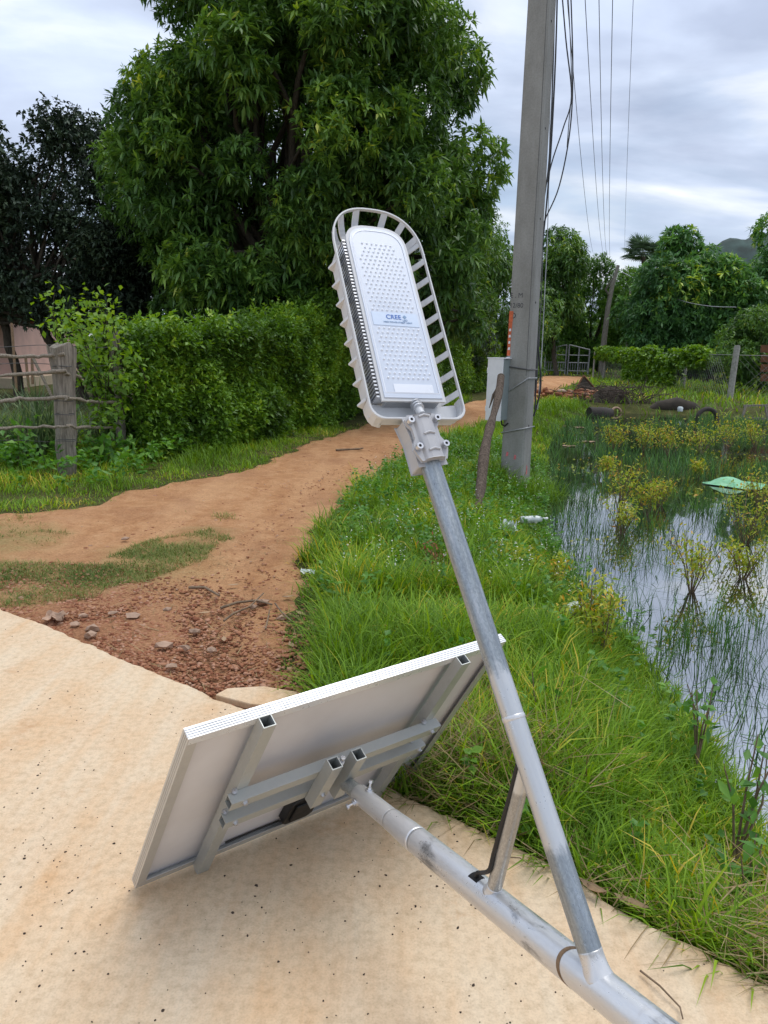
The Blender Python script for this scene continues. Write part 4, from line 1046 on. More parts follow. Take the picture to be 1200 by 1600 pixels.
# ------------------------------------------------------------------ vegetation builders
def limb(mb, p0, p1, r0, r1, wob=.12, n=7, seg=8):
    p0 = np.asarray(p0, float); p1 = np.asarray(p1, float); L = np.linalg.norm(p1-p0); q = []; off = rng.normal(0, wob*L*.5, 3)
    for k in range(n):
        t = k/(n-1); q.append(p0+(p1-p0)*t+off*math.sin(math.pi*t)+rng.normal(0, .012*L, 3)*(0 < k < n-1))
    mb.tube(q, [r0+(r1-r0)*k/(n-1) for k in range(n)], seg, cap=False); return q[-1]
def tree(name, label, base, lobes, mat, per_area=60, k=9, L=.2, W=.045, spread=(.9, 1.75), droop=(.1, .5), trunk_r=.2, inner=.25, bark='bark', group=None, trunks=None, fork=.35, limbs=True, outb=.25):
    """lobes: (x, y, z, r) leaf masses; rosettes lie on and in every lobe, limbs run from the trunk into them"""
    e = empty(name, base, label, 'tree', group)
    bn = Bunch(); lob = np.array(lobes, float)
    cen = lob[:, :3].mean(0)
    C_, A_, T_ = [], [], []
    LS = []
    for x, y, z, r in lob:
        n = int(per_area*4*math.pi*r*r); c = np.array([x, y, z]); dirs = sphere_pts(n)
        outward = unit((c-cen)[None])[0]
        keep = (dirs@outward > -.55)|(rng.random(n) < .3); dirs = dirs[keep]; n = len(dirs)
        rad = r*np.where(rng.random(n) < inner, rng.uniform(.2, .8, n), rng.uniform(.80, 1.12, n))*(1+.25*vnoise(dirs[:, 0]*3+x, dirs[:, 1]*3+z, 1.3))
        p = c+dirs*rad[:, None]*np.array([1.05, 1.05, .9])
        LS.append(np.full(n, rng.uniform(.78, 1.22))); C_.append(p); A_.append(unit(dirs+outward*outb+np.array([0, 0, .18])+rng.normal(0, .3, (n, 3)))); T_.append(np.clip(rng.normal(.45, .22, n)+.17*rng.normal(), 0, 1))
    C_, A_, T_, LS = np.concatenate(C_), np.concatenate(A_), np.concatenate(T_), np.concatenate(LS)
    zmin = base[2]+.25
    ok = C_[:, 2] > zmin; C_, A_, T_, LS = C_[ok], A_[ok], T_[ok], LS[ok]
    bn.add(*rosettes(C_, A_, k, L*np.repeat(LS, k), W*np.repeat(LS, k), spread, droop, T_))
    bn.build('crown', M[mat], e)
    if limbs:
        mb = MB(); base = np.asarray(base, float)
        top = cen*.6+base*.4; top[2] = base[2]+(cen[2]-base[2])*fork*1.4
        for tb in (trunks or [base]):
            tb = np.asarray(tb, float); tt = top+(tb-base)*.5
            limb(mb, tb-Zv*.2, tt, trunk_r, trunk_r*.7, .08, 8, 12)
            sel = rng.permutation(len(lob))[:max(5, len(lob)//2)]
            for i in sel: limb(mb, tt+rng.normal(0, .04, 3), lob[i, :3]+rng.normal(0, .2, 3), trunk_r*.42, trunk_r*.07, .15)
        mb.build('trunk', M[bark], e)
    return e
def fill_lobes(poly_px, dist, n, rr, depth, seed, yoff=0, inset=.72):
    """leaf masses filling the silhouette a tree shows at its own distance, thick front to back"""
    r_ = np.random.default_rng(seed); poly = np.array([at_d(u, v, dist)[[0, 2]] for u, v in poly_px])
    lo, hi = poly.min(0), poly.max(0); res = []
    closed = np.vstack([poly, poly[:1]]); tries = 0
    while len(res) < n and tries < 20000:
        tries += 1
        x, z = r_.uniform(lo[0], hi[0]), r_.uniform(lo[1], hi[1]); r = r_.uniform(*rr)
        if not in_poly(np.array([x]), np.array([z]), poly)[0]: continue
        d = line_dist(np.array([x]), np.array([z]), closed)[0]
        if d < r*inset: continue
        if any((x-a)**2+(z-c)**2 < (.45*(r+q))**2 and abs(b-0) < .01 for a, b, c, q in res[:0]): continue
        dy = depth*min(1, (d/(.5*depth))**.5)
        y = at_d(600, 500, dist)[1]+yoff+r_.choice([-1, -1, -1, 1, .2])*r_.uniform(.35, 1)*dy
        f = y/(at_d(600, 500, dist)[1]+yoff)
        res.append((x*f, y, CAM_H+(z-CAM_H)*f, r*f))
    return res

# big mango tree behind the hedge
T1 = [(268, 70), (300, 10), (350, -45), (430, -80), (560, -90), (640, -40), (688, 40), (725, 90), (728, 170), (690, 240), (745, 232), (785, 240), (752, 290), (765, 370), (770, 450), (765, 520), (640, 540), (560, 530), (300, 540), (235, 530), (250, 430), (215, 340), (178, 250), (190, 200), (250, 140)]
tree('mango_tree', 'large dense mango tree with drooping dark green leaves behind the hedge', at_z(470, 600, -.05)*np.array([1, 0, 0])+np.array([0, 17.6, -.05]), fill_lobes(T1, 17.0, 190, (.35, .95), 3.1, 11, inset=.5), 'mango', 33, 9, .20, .054, (.7, 1.6), (.0, .42), trunk_r=.28, inner=.3, limbs=True)
# dark tree on the left, its backlit shade put into the leaf colour
T2 = [(-260, 200), (-60, 175), (30, 180), (70, 190), (110, 160), (170, 160), (215, 215), (260, 300), (270, 440), (240, 520), (130, 540), (60, 500), (-40, 500), (-260, 520)]
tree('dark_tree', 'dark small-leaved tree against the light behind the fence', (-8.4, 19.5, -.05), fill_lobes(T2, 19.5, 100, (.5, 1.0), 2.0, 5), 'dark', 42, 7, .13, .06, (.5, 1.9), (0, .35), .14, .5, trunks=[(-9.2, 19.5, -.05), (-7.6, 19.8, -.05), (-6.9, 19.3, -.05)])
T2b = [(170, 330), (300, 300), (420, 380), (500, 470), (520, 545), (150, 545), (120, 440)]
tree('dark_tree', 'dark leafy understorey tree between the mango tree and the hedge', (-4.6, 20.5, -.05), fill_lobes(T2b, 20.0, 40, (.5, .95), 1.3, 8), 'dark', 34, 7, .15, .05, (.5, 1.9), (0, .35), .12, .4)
# trees beyond the track, right of the mango tree
T3 = [(690, 350), (760, 330), (800, 420), (850, 470), (845, 590), (700, 600), (690, 480)]
tree('roadside_tree', 'small bushy tree beside the far bend of the track', (4.6, 33, -.05), fill_lobes(T3, 31, 26, (.7, 1.2), 1.6, 21, inset=.35), 'mango', 16, 8, .24, .06, trunk_r=.14)
T4 = [(835, 400), (850, 370), (885, 372), (905, 410), (900, 470), (880, 530), (870, 580), (820, 580), (815, 470)]
tree('roadside_tree', 'upright leafy tree just right of the utility pole', (10.3, 47, 0), fill_lobes(T4, 47, 36, (.6, 1.1), 1.8, 23, inset=.35), 'mango', 14, 8, .32, .085, trunk_r=.16)
T5 = [(890, 430), (935, 400), (965, 430), (975, 480), (985, 540), (960, 585), (870, 585), (850, 500)]
tree('feathery_tree', 'light green feathery tree behind the metal gate', (14.2, 52, 0), fill_lobes(T5, 52, 40, (.65, 1.2), 1.8, 24, inset=.35), 'feather', 15, 10, .28, .05, (.4, 1.8), (0, .25), .16)
T6 = [(990, 470), (1022, 420), (1038, 365), (1058, 352), (1078, 392), (1120, 402), (1160, 425), (1190, 480), (1200, 560), (1080, 590), (960, 590), (955, 500)]
tree('mango_tree', 'broad mango tree with pale young leaves behind the vine covered fence', (18.2, 44, 0), fill_lobes(T6, 43, 46, (.85, 1.4), 2.4, 25, inset=.35), 'mango_r', 14, 9, .38, .105, (.7, 1.6), (0, .35), trunk_r=.22)
T7 = [(1152, 430), (1164, 375), (1184, 330), (1260, 300), (1330, 420), (1330, 600), (1150, 590), (1165, 480)]
tree('mango_tree', 'tall tree at the right edge rising above the broad mango tree', (23.5, 45, 0), fill_lobes(T7, 45, 30, (.9, 1.5), 2.2, 26, inset=.35), 'mango_r', 13, 9, .36, .095, (.7, 1.6), (0, .35), trunk_r=.22)
T5b = [(935, 440), (955, 418), (990, 425), (1010, 440), (1020, 590), (930, 590)]
tree('far_tree', 'distant rounded tree in the gap left of the broad mango tree', (22.0, 66, 0), fill_lobes(T5b, 64, 26, (.7, 1.2), 1.5, 33, inset=.35), 'feather', 12, 9, .36, .09, (.5, 1.8), (0, .3), .16)
T8 = [(1110, 500), (1150, 485), (1200, 480), (1290, 500), (1300, 620), (1140, 620), (1105, 570)]
tree('bushy_tree', 'grey green bushy tree close behind the white fence post', (15.0, 31.5, 0), fill_lobes(T8, 31, 22, (.5, .9), 1.2, 27, inset=.35), 'mango', 22, 7, .2, .07, (.6, 1.9), (0, .3), .1)
T9 = [(470, 480), (640, 470), (760, 500), (790, 600), (640, 610), (480, 590)]
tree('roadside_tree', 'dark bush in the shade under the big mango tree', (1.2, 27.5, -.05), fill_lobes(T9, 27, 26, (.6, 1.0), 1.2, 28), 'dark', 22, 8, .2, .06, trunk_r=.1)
# wooded line closing the view
bn = Bunch(); n = 5200
x = rng.uniform(-42, 70, n); y = rng.uniform(66, 84, n); z = rng.random(n)**.8*(4.5+1.6*vnoise(x, y*0, .12)*2)
bn.add(*rosettes(np.stack([x, y, z], 1), unit(rng.normal(size=(n, 3))+np.array([0, -.8, .6])), 7, .75, .28, (.4, 1.8), (0, .3)))
tag(bn.build('far_woods', M['mango']), 'dense far wood closing the view behind the trees', kind='stuff')

# sugar palm on the skyline
pb = np.array([(1003-600)/1200*72+.6, 72, 0]); ptop = at_d(1004, 396, 72)
pal = empty('sugar_palm', (ptop[0], 72, 0), 'sugar palm with fan leaves on the skyline', 'palm tree')
mb = MB(); mb.tube([(ptop[0], 72, -.2), (ptop[0]+.1, 72, ptop[2]*.5), ptop], [.32, .26, .22], 10); mb.build('trunk', M['bark'], pal)
bn = Bunch()
for k in range(34):
    d = rand_unit(1)[0]; d[2] = abs(d[2])*.9-.25; d = nrm(d); h = ptop+d*1.35
    s1 = nrm(np.cross(d, (.1, .2, 1))); s2 = nrm(d*.25+Zv*.1+np.cross(s1, d)); n = 22; th = np.linspace(-2.2, 2.2, n)
    D = d[None]*np.cos(th)[:, None]+s1[None]*np.sin(th)[:, None]
    bn.add(leaves_geo(np.repeat((ptop+d*1.15)[None], n, 0), D, 1.15, .17, .12), np.full(n, rng.random()))
    bn.add(leaves_geo(ptop[None], d[None], 1.2, .06, .0), np.array([.9]))
bn.build('crown', M['palm'], pal)

# hedge along the track
HL = np.array([(-3.45, 9.95), (-2.85, 10.9), (-2.35, 11.9), (-1.95, 13.3), (-1.45, 15.3), (-.75, 18.0), (.4, 21.0), (2.2, 25.5), (4.2, 31.5)])
def hedge_h(y): return np.interp(y, [9.5, 10.5, 12, 13.5, 15.5, 18, 22, 32], [1.42, 1.52, 1.58, 1.9, 2.25, 2.25, 2.2, 2.2])
hed = empty('hedge', (-2.35, 11.9, -.08), 'long leafy green hedge lining the far side of the red track', 'hedge')
hp = resample(HL, .01); ht = np.gradient(hp, axis=0); ht /= np.linalg.norm(ht, axis=1)[:, None]; hn = np.stack([ht[:, 1], -ht[:, 0]], 1)   # towards the track
dens = np.interp(hp[:, 1], [9.5, 13, 17, 24, 32], [1.0, .85, .6, .28, .18]); dens /= dens.sum()
bn = Bunch()
def hedge_shoots(n, where):
    i = rng.choice(len(hp), n, p=dens); H = hedge_h(hp[i, 1])*(1+.20*vnoise(hp[i, 0], hp[i, 1], 2.2)+.05*vnoise(hp[i, 0], hp[i, 1], 9))
    z = rng.random(n)**.85*H
    wd = .40*(1-.25*(z/H)**3)+.42*vnoise(hp[i, 0]*1.0+hp[i, 1], z, 1.9)+.08*vnoise(hp[i, 0]+hp[i, 1], z, 6, 2)
    if where == 'front': o = wd*rng.uniform(.82, 1.05, n)
    elif where == 'back': o = -wd*rng.uniform(.8, 1.0, n)
    elif where == 'top': o = rng.uniform(-.42, .42, n); z = H*(.92+.22*rng.random(n)**2.2)
    else: o = wd*rng.uniform(-.75, .75, n); z = z*.95
    B = np.stack([hp[i, 0]+hn[i, 0]*o, hp[i, 1]+hn[i, 1]*o, z-.08], 1)
    ax = np.stack([hn[i, 0]*np.sign(o)*.7, hn[i, 1]*np.sign(o)*.7, np.full(n, .75)], 1)+rng.normal(0, .38, (n, 3))
    tone = np.clip(.5+1.1*vnoise(hp[i, 0]+hp[i, 1], z, 1.9, 3)+rng.normal(0, .15, n)+(.12 if where == 'top' else 0), 0, 1)
    sc = np.interp(hp[i, 1], [9, 14, 22, 32], [1, 1.05, 1.5, 2.0])
    for j in range(3):
        g, r = rosettes(B+unit(ax)*(.06*j*sc)[:, None], ax, 4, .088, .042, (.5, 1.35), (0, .25), tone)
        bn.add(g, r)
hedge_shoots(10500, 'front'); hedge_shoots(3600, 'top'); hedge_shoots(1500, 'back'); hedge_shoots(3500, 'in')
bn.build('foliage', M['hedge'], hed)
mb = MB()
for k in range(60):
    i = int(len(hp)*rng.random()*.75); p = np.array([hp[i, 0], hp[i, 1], -.15])+np.append(rng.normal(0, .12, 2), 0); limb(mb, p, p+np.array([rng.normal(0, .12), rng.normal(0, .12), 1.45]), .022, .008, .1, 5, 6)
mb.build('stems', M['bark'], hed)

# pale green shrub growing round the fence posts
sb = at_z(150, 712, -.06)
shr = empty('shrub', sb, 'light green leafy shrub climbing over the weathered fence post', 'shrub')
bn = Bunch(); mb = MB()
tips = [(70, 470), (85, 455), (100, 480), (120, 470), (140, 480), (150, 458), (168, 470), (165, 495), (110, 500), (88, 500), (130, 505), (150, 515), (175, 505), (200, 545), (178, 560), (150, 560), (165, 590), (140, 590), (155, 625), (195, 585), (172, 640), (130, 545), (120, 520), (185, 612), (150, 650), (208, 560)]
for u, v in tips:
    tip = at_d(u, v, 9.0+rng.uniform(-.3, .5)); root = np.array([tip[0]*.55+sb[0]*.45, sb[1], max(.25, tip[2]*.5)])
    q = limb(mb, root, tip, .012, .004, .18, 6, 5)
    L_ = np.linalg.norm(tip-root); m = int(30+L_*26)
    t = rng.random(m)**.6; B = root+(tip-root)*t[:, None]+rng.normal(0, .085, (m, 3))
    bn.add(leaves_geo(B, rng.normal(size=(m, 3))+np.array([0, 0, .35]), rng.uniform(.06, .11, m), rng.uniform(.04, .07, m), rng.uniform(0, .3, m), .1, .5), np.clip(rng.normal(.5+.2*(v < 520)-.15*(v > 560), .2, m), 0, 1))
limb(mb, sb, np.array([sb[0], sb[1], .9]), .03, .015, .1)
bn.build('leaves', M['shrub'], shr); mb.build('stems', M['bark'], shr)
# lemongrass clumps inside the fence
def clump(name, label, cat, base, n, h, w, mat, lean=(.1, .8), curl=(.2, .6), spread=.15, group=None):
    base = np.asarray(base, float); B = base+np.concatenate([rng.normal(0, spread, (n, 2)), np.zeros((n, 1))], 1)
    bn = Bunch(); bn.add(blades_geo(B, rng.uniform(.6, 1.1, n)*h, w, rng.uniform(*lean, n), rng.uniform(0, 6.28, n), rng.uniform(*curl, n)), rng.random(n))
    o = bn.build(name, M[mat]); return tag(o, label, cat, group)
clump('lemongrass', 'large clump of pale arching lemongrass left of the fence post', 'plant', (-4.35, 9.7, -.06), 260, 1.25, .022, 'lemon', spread=.16)
clump('lemongrass', 'smaller lemongrass clump at the very left edge behind the rails', 'plant', (-5.05, 9.6, -.06), 180, 1.1, .022, 'lemon', spread=.16)
clump('lemongrass', 'arching lemongrass clump behind the gap between the two fence posts', 'plant', (-3.75, 10.4, -.06), 150, 1.0, .020, 'lemon', spread=.14)

# ------------------------------------------------------------------ grass, weeds, reeds
def track_d(x, y): return sdist(x, y, TRACK, TRACK_L+TRACK_R[::-1])+.16*vnoise(x, y, 2.2, 2)+.10*vnoise(x, y, 7, 3)
def scatter(n, x0, x1, y0, y1, pred, pw=1.0):
    x = rng.uniform(x0, x1, n*4); y = y0+(y1-y0)*rng.random(n*4)**pw
    ok = pred(x, y); x, y = x[ok][:n], y[ok][:n]
    return x, y
def shore_d(x, y): return sdist(x, y, POND, SHORE)
def road_d(x, y): return np.where(in_poly(x, y, ROAD_POLY), -1, 1)*line_dist(x, y, CE)
def verge(x, y): return (track_d(x, y) > .0)&(road_d(x, y) > .02)&(shore_d(x, y) > -.12)
def lawn(bn, x, y, h, w, lean=(.05, .7), curl=(.15, .7), tone=None, az=None, dz=-.02):
    n = len(x); B = np.stack([x, y, height(x, y)+dz], 1)
    tn = tone if tone is not None else np.clip(.45+.9*vnoise(x, y, 1.3, 2)+rng.normal(0, .18, n), 0, 1)
    bn.add(blades_geo(B, h, w, rng.uniform(*lean, n), az if az is not None else rng.uniform(0, 6.28, n), rng.uniform(*curl, n)), tn)
def tuft_h(x, y, lo, hi):
    return np.interp(shore_d(x, y), [-.1, .1, .7], [.45, .55, 1])*(lo+(hi-lo)*np.clip(.5+1.25*vnoise(x, y, 2.6, 1)+.4*vnoise(x, y, 8, 3), 0, 1))*rng.uniform(.65, 1.2, len(x))
bn = Bunch()
def tufts(bn, n, x0, x1, y0, y1, k, hr, wr, pred=verge):
    cx, cy2 = scatter(n, x0, x1, y0, y1, pred); n = len(cx)
    hh = tuft_h(cx, cy2, *hr); th = rng.uniform(0, 6.28, (n, k)); r = .035*rng.random((n, k))
    X_ = (cx[:, None]+r*np.cos(th)).ravel(); Y_ = (cy2[:, None]+r*np.sin(th)).ravel()
    tn = np.clip(np.repeat(rng.normal(.5, .2, n)+.5*vnoise(cx, cy2, 1.5, 2), k)+rng.normal(0, .14, n*k), 0, 1)
    lawn(bn, X_, Y_, np.repeat(hh, k)*rng.uniform(.5, 1.2, n*k), rng.uniform(*wr, n*k), (.08, .75), (.15, .75), tn, th.ravel()+rng.normal(0, .5, n*k))
tufts(bn, 1500, -.3, 2.2, 1.1, 4.8, 15, (.16, .40), (.005, .011))
tufts(bn, 900, -.6, 2.2, 4.6, 10, 13, (.14, .34), (.008, .014))
x, y = scatter(17000, -.3, 2.4, 1.1, 4.6, lambda x, y: verge(x, y)&(rng.random(len(x)) < np.interp(track_d(x, y), [0, .5], [.35, 1]))); lawn(bn, x, y, tuft_h(x, y, .12, .36), rng.uniform(.0035, .0075, len(x)))
x, y = scatter(20000, -.6, 2.6, 4.4, 10.5, lambda x, y: verge(x, y)&(rng.random(len(x)) < np.interp(track_d(x, y), [0, .4], [.4, 1])), 1.15); lawn(bn, x, y, tuft_h(x, y, .10, .30), rng.uniform(.006, .011, len(x)))
x, y = scatter(15000, .2, 6.0, 10.3, 23, lambda x, y: verge(x, y), 1.2); lawn(bn, x, y, tuft_h(x, y, .12, .34), rng.uniform(.012, .022, len(x)))
x, y = scatter(5000, 1.0, 2.0, 1.2, 9, lambda x, y: (shore_d(x, y) > -.10)&(shore_d(x, y) < .30)); lawn(bn, x, y, rng.uniform(.10, .24, len(x)), rng.uniform(.003, .007, len(x)))
# round the foot of the utility pole
th = rng.uniform(0, 6.28, 2600); r = .16+.40*rng.random(2600); lawn(bn, UP[0]+r*np.cos(th), UP[1]+r*np.sin(th)-.1, rng.uniform(.15, .42, 2600), rng.uniform(.007, .012, 2600), (.1, .9), (.2, .9), np.clip(rng.normal(.3, .15, 2600), 0, 1))
x, y = scatter(6000, -.9, 2.5, 3, 15, lambda x, y: (np.abs(track_d(x, y)) < .10)&(line_dist(x, y, TRACK_R) < .5)&(road_d(x, y) > .02)); lawn(bn, x, y, rng.uniform(.03, .12, len(x)), rng.uniform(.004, .009, len(x)), (.2, 1.0))
tag(bn.build('verge_grass', M['grass']), 'fresh green grass on the verge between track and pond', kind='stuff')
# blades hanging over the concrete edge, and dry straw caught along it
bn = Bunch(); i = rng.integers(0, len(ce), 1500); i = i[(ce[i, 0] > .0)]; n = len(i)
o = rng.uniform(.0, .10, n); B = np.stack([ce[i, 0]+nor[i, 0]*o, ce[i, 1]+nor[i, 1]*o, np.full(n, -.05)], 1)
az = np.arctan2(-nor[i, 1], -nor[i, 0])+rng.normal(0, .7, n)
bn.add(blades_geo(B, rng.uniform(.10, .30, n), rng.uniform(.003, .006, n), rng.uniform(.3, .8, n), az, rng.uniform(.3, .6, n)), np.clip(rng.normal(.4, .2, n), 0, 1))
tag(bn.build('edge_grass', M['grass']), 'grass blades hanging over the concrete edge', kind='stuff')
bn = Bunch()
def straw(n, x, y, z, h=(.06, .22), flat=(1.2, 1.6)):
    B = np.stack([x, y, z], 1); k = len(x)
    bn.add(blades_geo(B, rng.uniform(*h, k), rng.uniform(.002, .005, k), rng.uniform(*flat, k), rng.uniform(0, 6.28, k), rng.uniform(-.1, .12, k)), rng.random(k))
i = rng.integers(0, len(ce), 2600); i = i[ce[i, 0] > -.35]; o = rng.exponential(.06, len(i))-.035
x, y = ce[i, 0]+nor[i, 0]*o, ce[i, 1]+nor[i, 1]*o; straw(0, x, y, np.where(o < 0, .006, -.01+.2*np.clip(o, 0, .25)))
n = 750; x = rng.normal(.30, .24, n); y = rng.normal(2.52, .16, n); ok = road_d(x, y) > -.01; x, y = x[ok], y[ok]
straw(0, x, y, np.full(len(x), 0)+rng.uniform(-.02, .14, len(x)), (.12, .32), (.5, 1.9))
n = 500; x = rng.normal(1.18, .14, n); y = rng.normal(1.72, .14, n); ok = road_d(x, y) > 0; straw(0, x[ok], y[ok], rng.uniform(-.03, .06, ok.sum()), (.08, .2))
x, y = scatter(420, -1.6, -.3, 3.0, 6.0, lambda x, y: (track_d(x, y) < .1)&(road_d(x, y) > .02)); straw(0, x, y, height(x, y)+.018, (.04, .14))
x, y = scatter(500, -1.9, .4, 10.5, 15.0, lambda x, y: np.abs(track_d(x, y)) < .35); straw(0, x, y, height(x, y)+.03, (.08, .3), (1.2, 1.6))
tag(bn.build('dry_straw', M['straw']), 'dry straw and dead grass caught along the concrete edge', kind='stuff')
# left verge
bn = Bunch()
lv = lambda x, y: (track_d(x, y) > -.02)&(road_d(x, y) > .3)&(y > 6)
x, y = scatter(20000, -5.6, -.6, 6.3, 14.5, lambda x, y: lv(x, y)&(line_dist(x, y, HL) > .18)&(y < 9.9+.0*x+(x+5.6)*1.3)); lawn(bn, x, y, tuft_h(x, y, .05, .26)*np.interp(track_d(x, y), [0, .8], [.55, 1.15]), rng.uniform(.006, .011, len(x)), tone=np.clip(.55+.8*vnoise(x, y, 1.5, 2)+rng.normal(0, .18, len(x)), 0, 1))
x, y = scatter(9000, -7.5, -3.0, 9.5, 13.5, lambda x, y: lv(x, y)); lawn(bn, x, y, rng.uniform(.2, .5, len(x)), rng.uniform(.010, .018, len(x)))
x, y = scatter(9000, -5.6, 0, 6.3, 16, lambda x, y: (np.abs(track_d(x, y)+.02) < .14)&(road_d(x, y) > .3)&(line_dist(x, y, TRACK_L) < .5)); lawn(bn, x, y, rng.uniform(.03, .10, len(x)), rng.uniform(.005, .009, len(x)), (.2, 1.1))
tag(bn.build('left_verge_grass', M['grass']), 'uneven grass under the fence and hedge', kind='stuff')
bn = Bunch()
inp = lambda x, y: in_poly(x+.15*vnoise(x, y, 5), y+.25*vnoise(x, y, 4, 1), PATCH)
x, y = scatter(34000, -4.5, -1.2, 4.2, 6.6, lambda x, y: inp(x, y)&(road_d(x, y) > .03)&(vnoise(x, y, 3.2, 2) > -.30+.22*rng.random(len(x)))); lawn(bn, x, y, rng.uniform(.02, .06, len(x)), rng.uniform(.003, .006, len(x)), (.3, 1.3), (.1, .6), np.clip(.42+.6*vnoise(x, y, 2.2)+rng.normal(0, .2, len(x)), 0, 1), dz=.004)
x, y = scatter(1500, -4.2, -1.8, 5.7, 6.9, lambda x, y: vnoise(x, y, 2.4, 3) > .16); lawn(bn, x, y, rng.uniform(.02, .05, len(x)), .005, (.3, 1.2), dz=.004)
for (u, v, k) in ((350, 808, 90), (440, 690, 40), (30, 812, 50)):
    c = at_z(u, v, -.05); lawn(bn, c[0]+rng.normal(0, .06, k), c[1]+rng.normal(0, .07, k), rng.uniform(.03, .08, k), .005, (.3, 1.2), dz=.005)
tag(bn.build('track_grass', M['grass_dry']), 'thin short grass growing on the bare red dirt', kind='stuff')
# far bank and the ground beyond the pond
bn = Bunch()
x, y = scatter(9000, 3.5, 26, 19, 40, lambda x, y: (shore_d(x, y) > -.3)&(track_d(x, y) > .1), .9); lawn(bn, x, y, rng.uniform(.12, .42, len(x)), rng.uniform(.02, .045, len(x)))
x, y = scatter(5000, -20, 40, 34, 62, lambda x, y: track_d(x, y) > .2); lawn(bn, x, y, rng.uniform(.15, .45, len(x)), rng.uniform(.05, .10, len(x)))
tag(bn.build('far_grass', M['grass']), 'rank grass on the far bank', kind='stuff')
# reeds standing in the water
bn = Bunch()
def reed_ok(x, y):
    d = -shore_d(x, y); dens = np.interp(d, [-.1, .2, .6, 1.4, 2.6, 5], [.8, 1, .6, .35, .15, .06])*np.clip(.5+1.9*vnoise(x, y, 1.1, 1), .03, 1.4)*np.interp(y, [2.2, 3.2, 4.4, 10], [.10, .22, 1, 1])
    return (d > -.1)&(rng.random(len(x)) < dens)
def reeds(x, y, h, w, tone=.35):
    n = len(x); B = np.stack([x, y, np.full(n, WATER_Z-.05)], 1)
    bn.add(blades_geo(B, h, w, rng.uniform(.02, .5, n), rng.uniform(0, 6.28, n), rng.uniform(.05, .45, n)), np.clip(rng.normal(tone, .25, n), 0, 1))
x, y = scatter(430, 1.2, 5.2, 2.4, 10.5, reed_ok); x, y = np.repeat(x, 11)+rng.normal(0, .035, len(x)*11), np.repeat(y, 11)+rng.normal(0, .05, len(y)*11); reeds(x, y, rng.uniform(.10, .36, len(x)), rng.uniform(.003, .006, len(x)))
x, y = scatter(480, 1.5, 10, 8.5, 21, lambda x, y: reed_ok(x, y)|((shore_d(x, y) < -.2)&(vnoise(x, y, .6, 2) > .12))); x, y = np.repeat(x, 12)+rng.normal(0, .09, len(x)*12), np.repeat(y, 12)+rng.normal(0, .14, len(y)*12); reeds(x, y, rng.uniform(.12, .38, len(x)), rng.uniform(.007, .012, len(x)), .5)
for (u, v, k) in ((1110, 775, 70), (1070, 985, 70), (960, 940, 60), (1130, 960, 60), (900, 905, 80), (1010, 800, 50), (875, 790, 70), (1150, 640, 120), (890, 660, 120), (1085, 700, 120)):
    c = at_z(u, v+25, WATER_Z); s_ = .05+.012*c[1]; reeds(c[0]+rng.normal(0, s_, k), c[1]+rng.normal(0, s_, k), rng.uniform(.16, .42, k), .003+.0006*c[1], .5)
# broken stems lying on the water
n = 420; x, y = scatter(n, 1.2, 3.4, 2.0, 7.0, lambda x, y: (shore_d(x, y) < -.05)&(shore_d(x, y) > -1.6)); n = len(x)
bn.add(blades_geo(np.stack([x, y, np.full(n, WATER_Z+.004)], 1), rng.uniform(.08, .3, n), rng.uniform(.004, .008, n), rng.uniform(1.35, 1.55, n), rng.uniform(0, 6.28, n), 0.0), rng.uniform(0, .4, n))
fl = Bunch(); x, y = scatter(1500, 1.2, 9, 2.6, 21, lambda x, y: (shore_d(x, y) < -.05)&(vnoise(x, y, 1.3, 3)+.3*vnoise(x, y, 4, 1) > .10+.10*rng.random(len(x)))); n = len(x)
a_ = rng.uniform(0, 6.28, n); fl.add(leaves_geo(np.stack([x, y, np.full(n, WATER_Z+.006)], 1), np.stack([np.cos(a_), np.sin(a_), np.zeros(n)], 1), rng.uniform(.02, .06, n)*(1+y*.03), rng.uniform(.015, .04, n), .0, .02, .5), np.clip(rng.normal(.55, .25, n), 0, 1))
tag(fl.build('floating_leaves', M['weed']), 'small leaves and scum floating on the pond', kind='stuff')
tag(bn.build('reeds', M['reed']), 'thin dark reeds standing in the shallow pond', kind='stuff')
# small broad-leaved weeds and white flower heads through the verge
bn = Bunch()
x, y = scatter(1150, -.4, 2.2, 1.9, 12, lambda x, y: verge(x, y)&(rng.random(len(x)) < np.interp(y, [2, 3.5, 5, 7], [.10, .22, .8, 1])), 1.0); n = len(x); hh = rng.uniform(.06, .26, n); B = np.stack([x, y, height(x, y)+hh], 1)
g, r = rosettes(B, np.tile([0, 0, 1.], (n, 1))+rng.normal(0, .3, (n, 3)), 6, .046, .028, (.9, 1.7), (0, .25), np.clip(rng.normal(.5, .2, n), 0, 1)); bn.add(g, r)
g, r = rosettes(B-np.array([0, 0, .06]), np.tile([0, 0, 1.], (n, 1)), 5, .05, .03, (1.0, 1.8), (0, .25)); bn.add(g, r)
x, y = scatter(330, -5.4, -2.6, 7.6, 10.4, lambda x, y: lv(x, y)); n = len(x); B = np.stack([x, y, height(x, y)+rng.uniform(.05, .35, n)], 1)
g, r = rosettes(B, np.tile([0, 0, 1.], (n, 1))+rng.normal(0, .4, (n, 3)), 6, .09, .05, (.8, 1.7), (0, .25)); bn.add(g, r)
tag(bn.build('verge_weeds', M['broad']), 'low broad-leaved weeds mixed through the grass', kind='stuff')
bn = Bunch(); x, y = scatter(330, -.3, 2.0, 4.5, 11, verge, 1.2); n = len(x); B = np.stack([x, y, height(x, y)+rng.uniform(.14, .3, n)], 1)
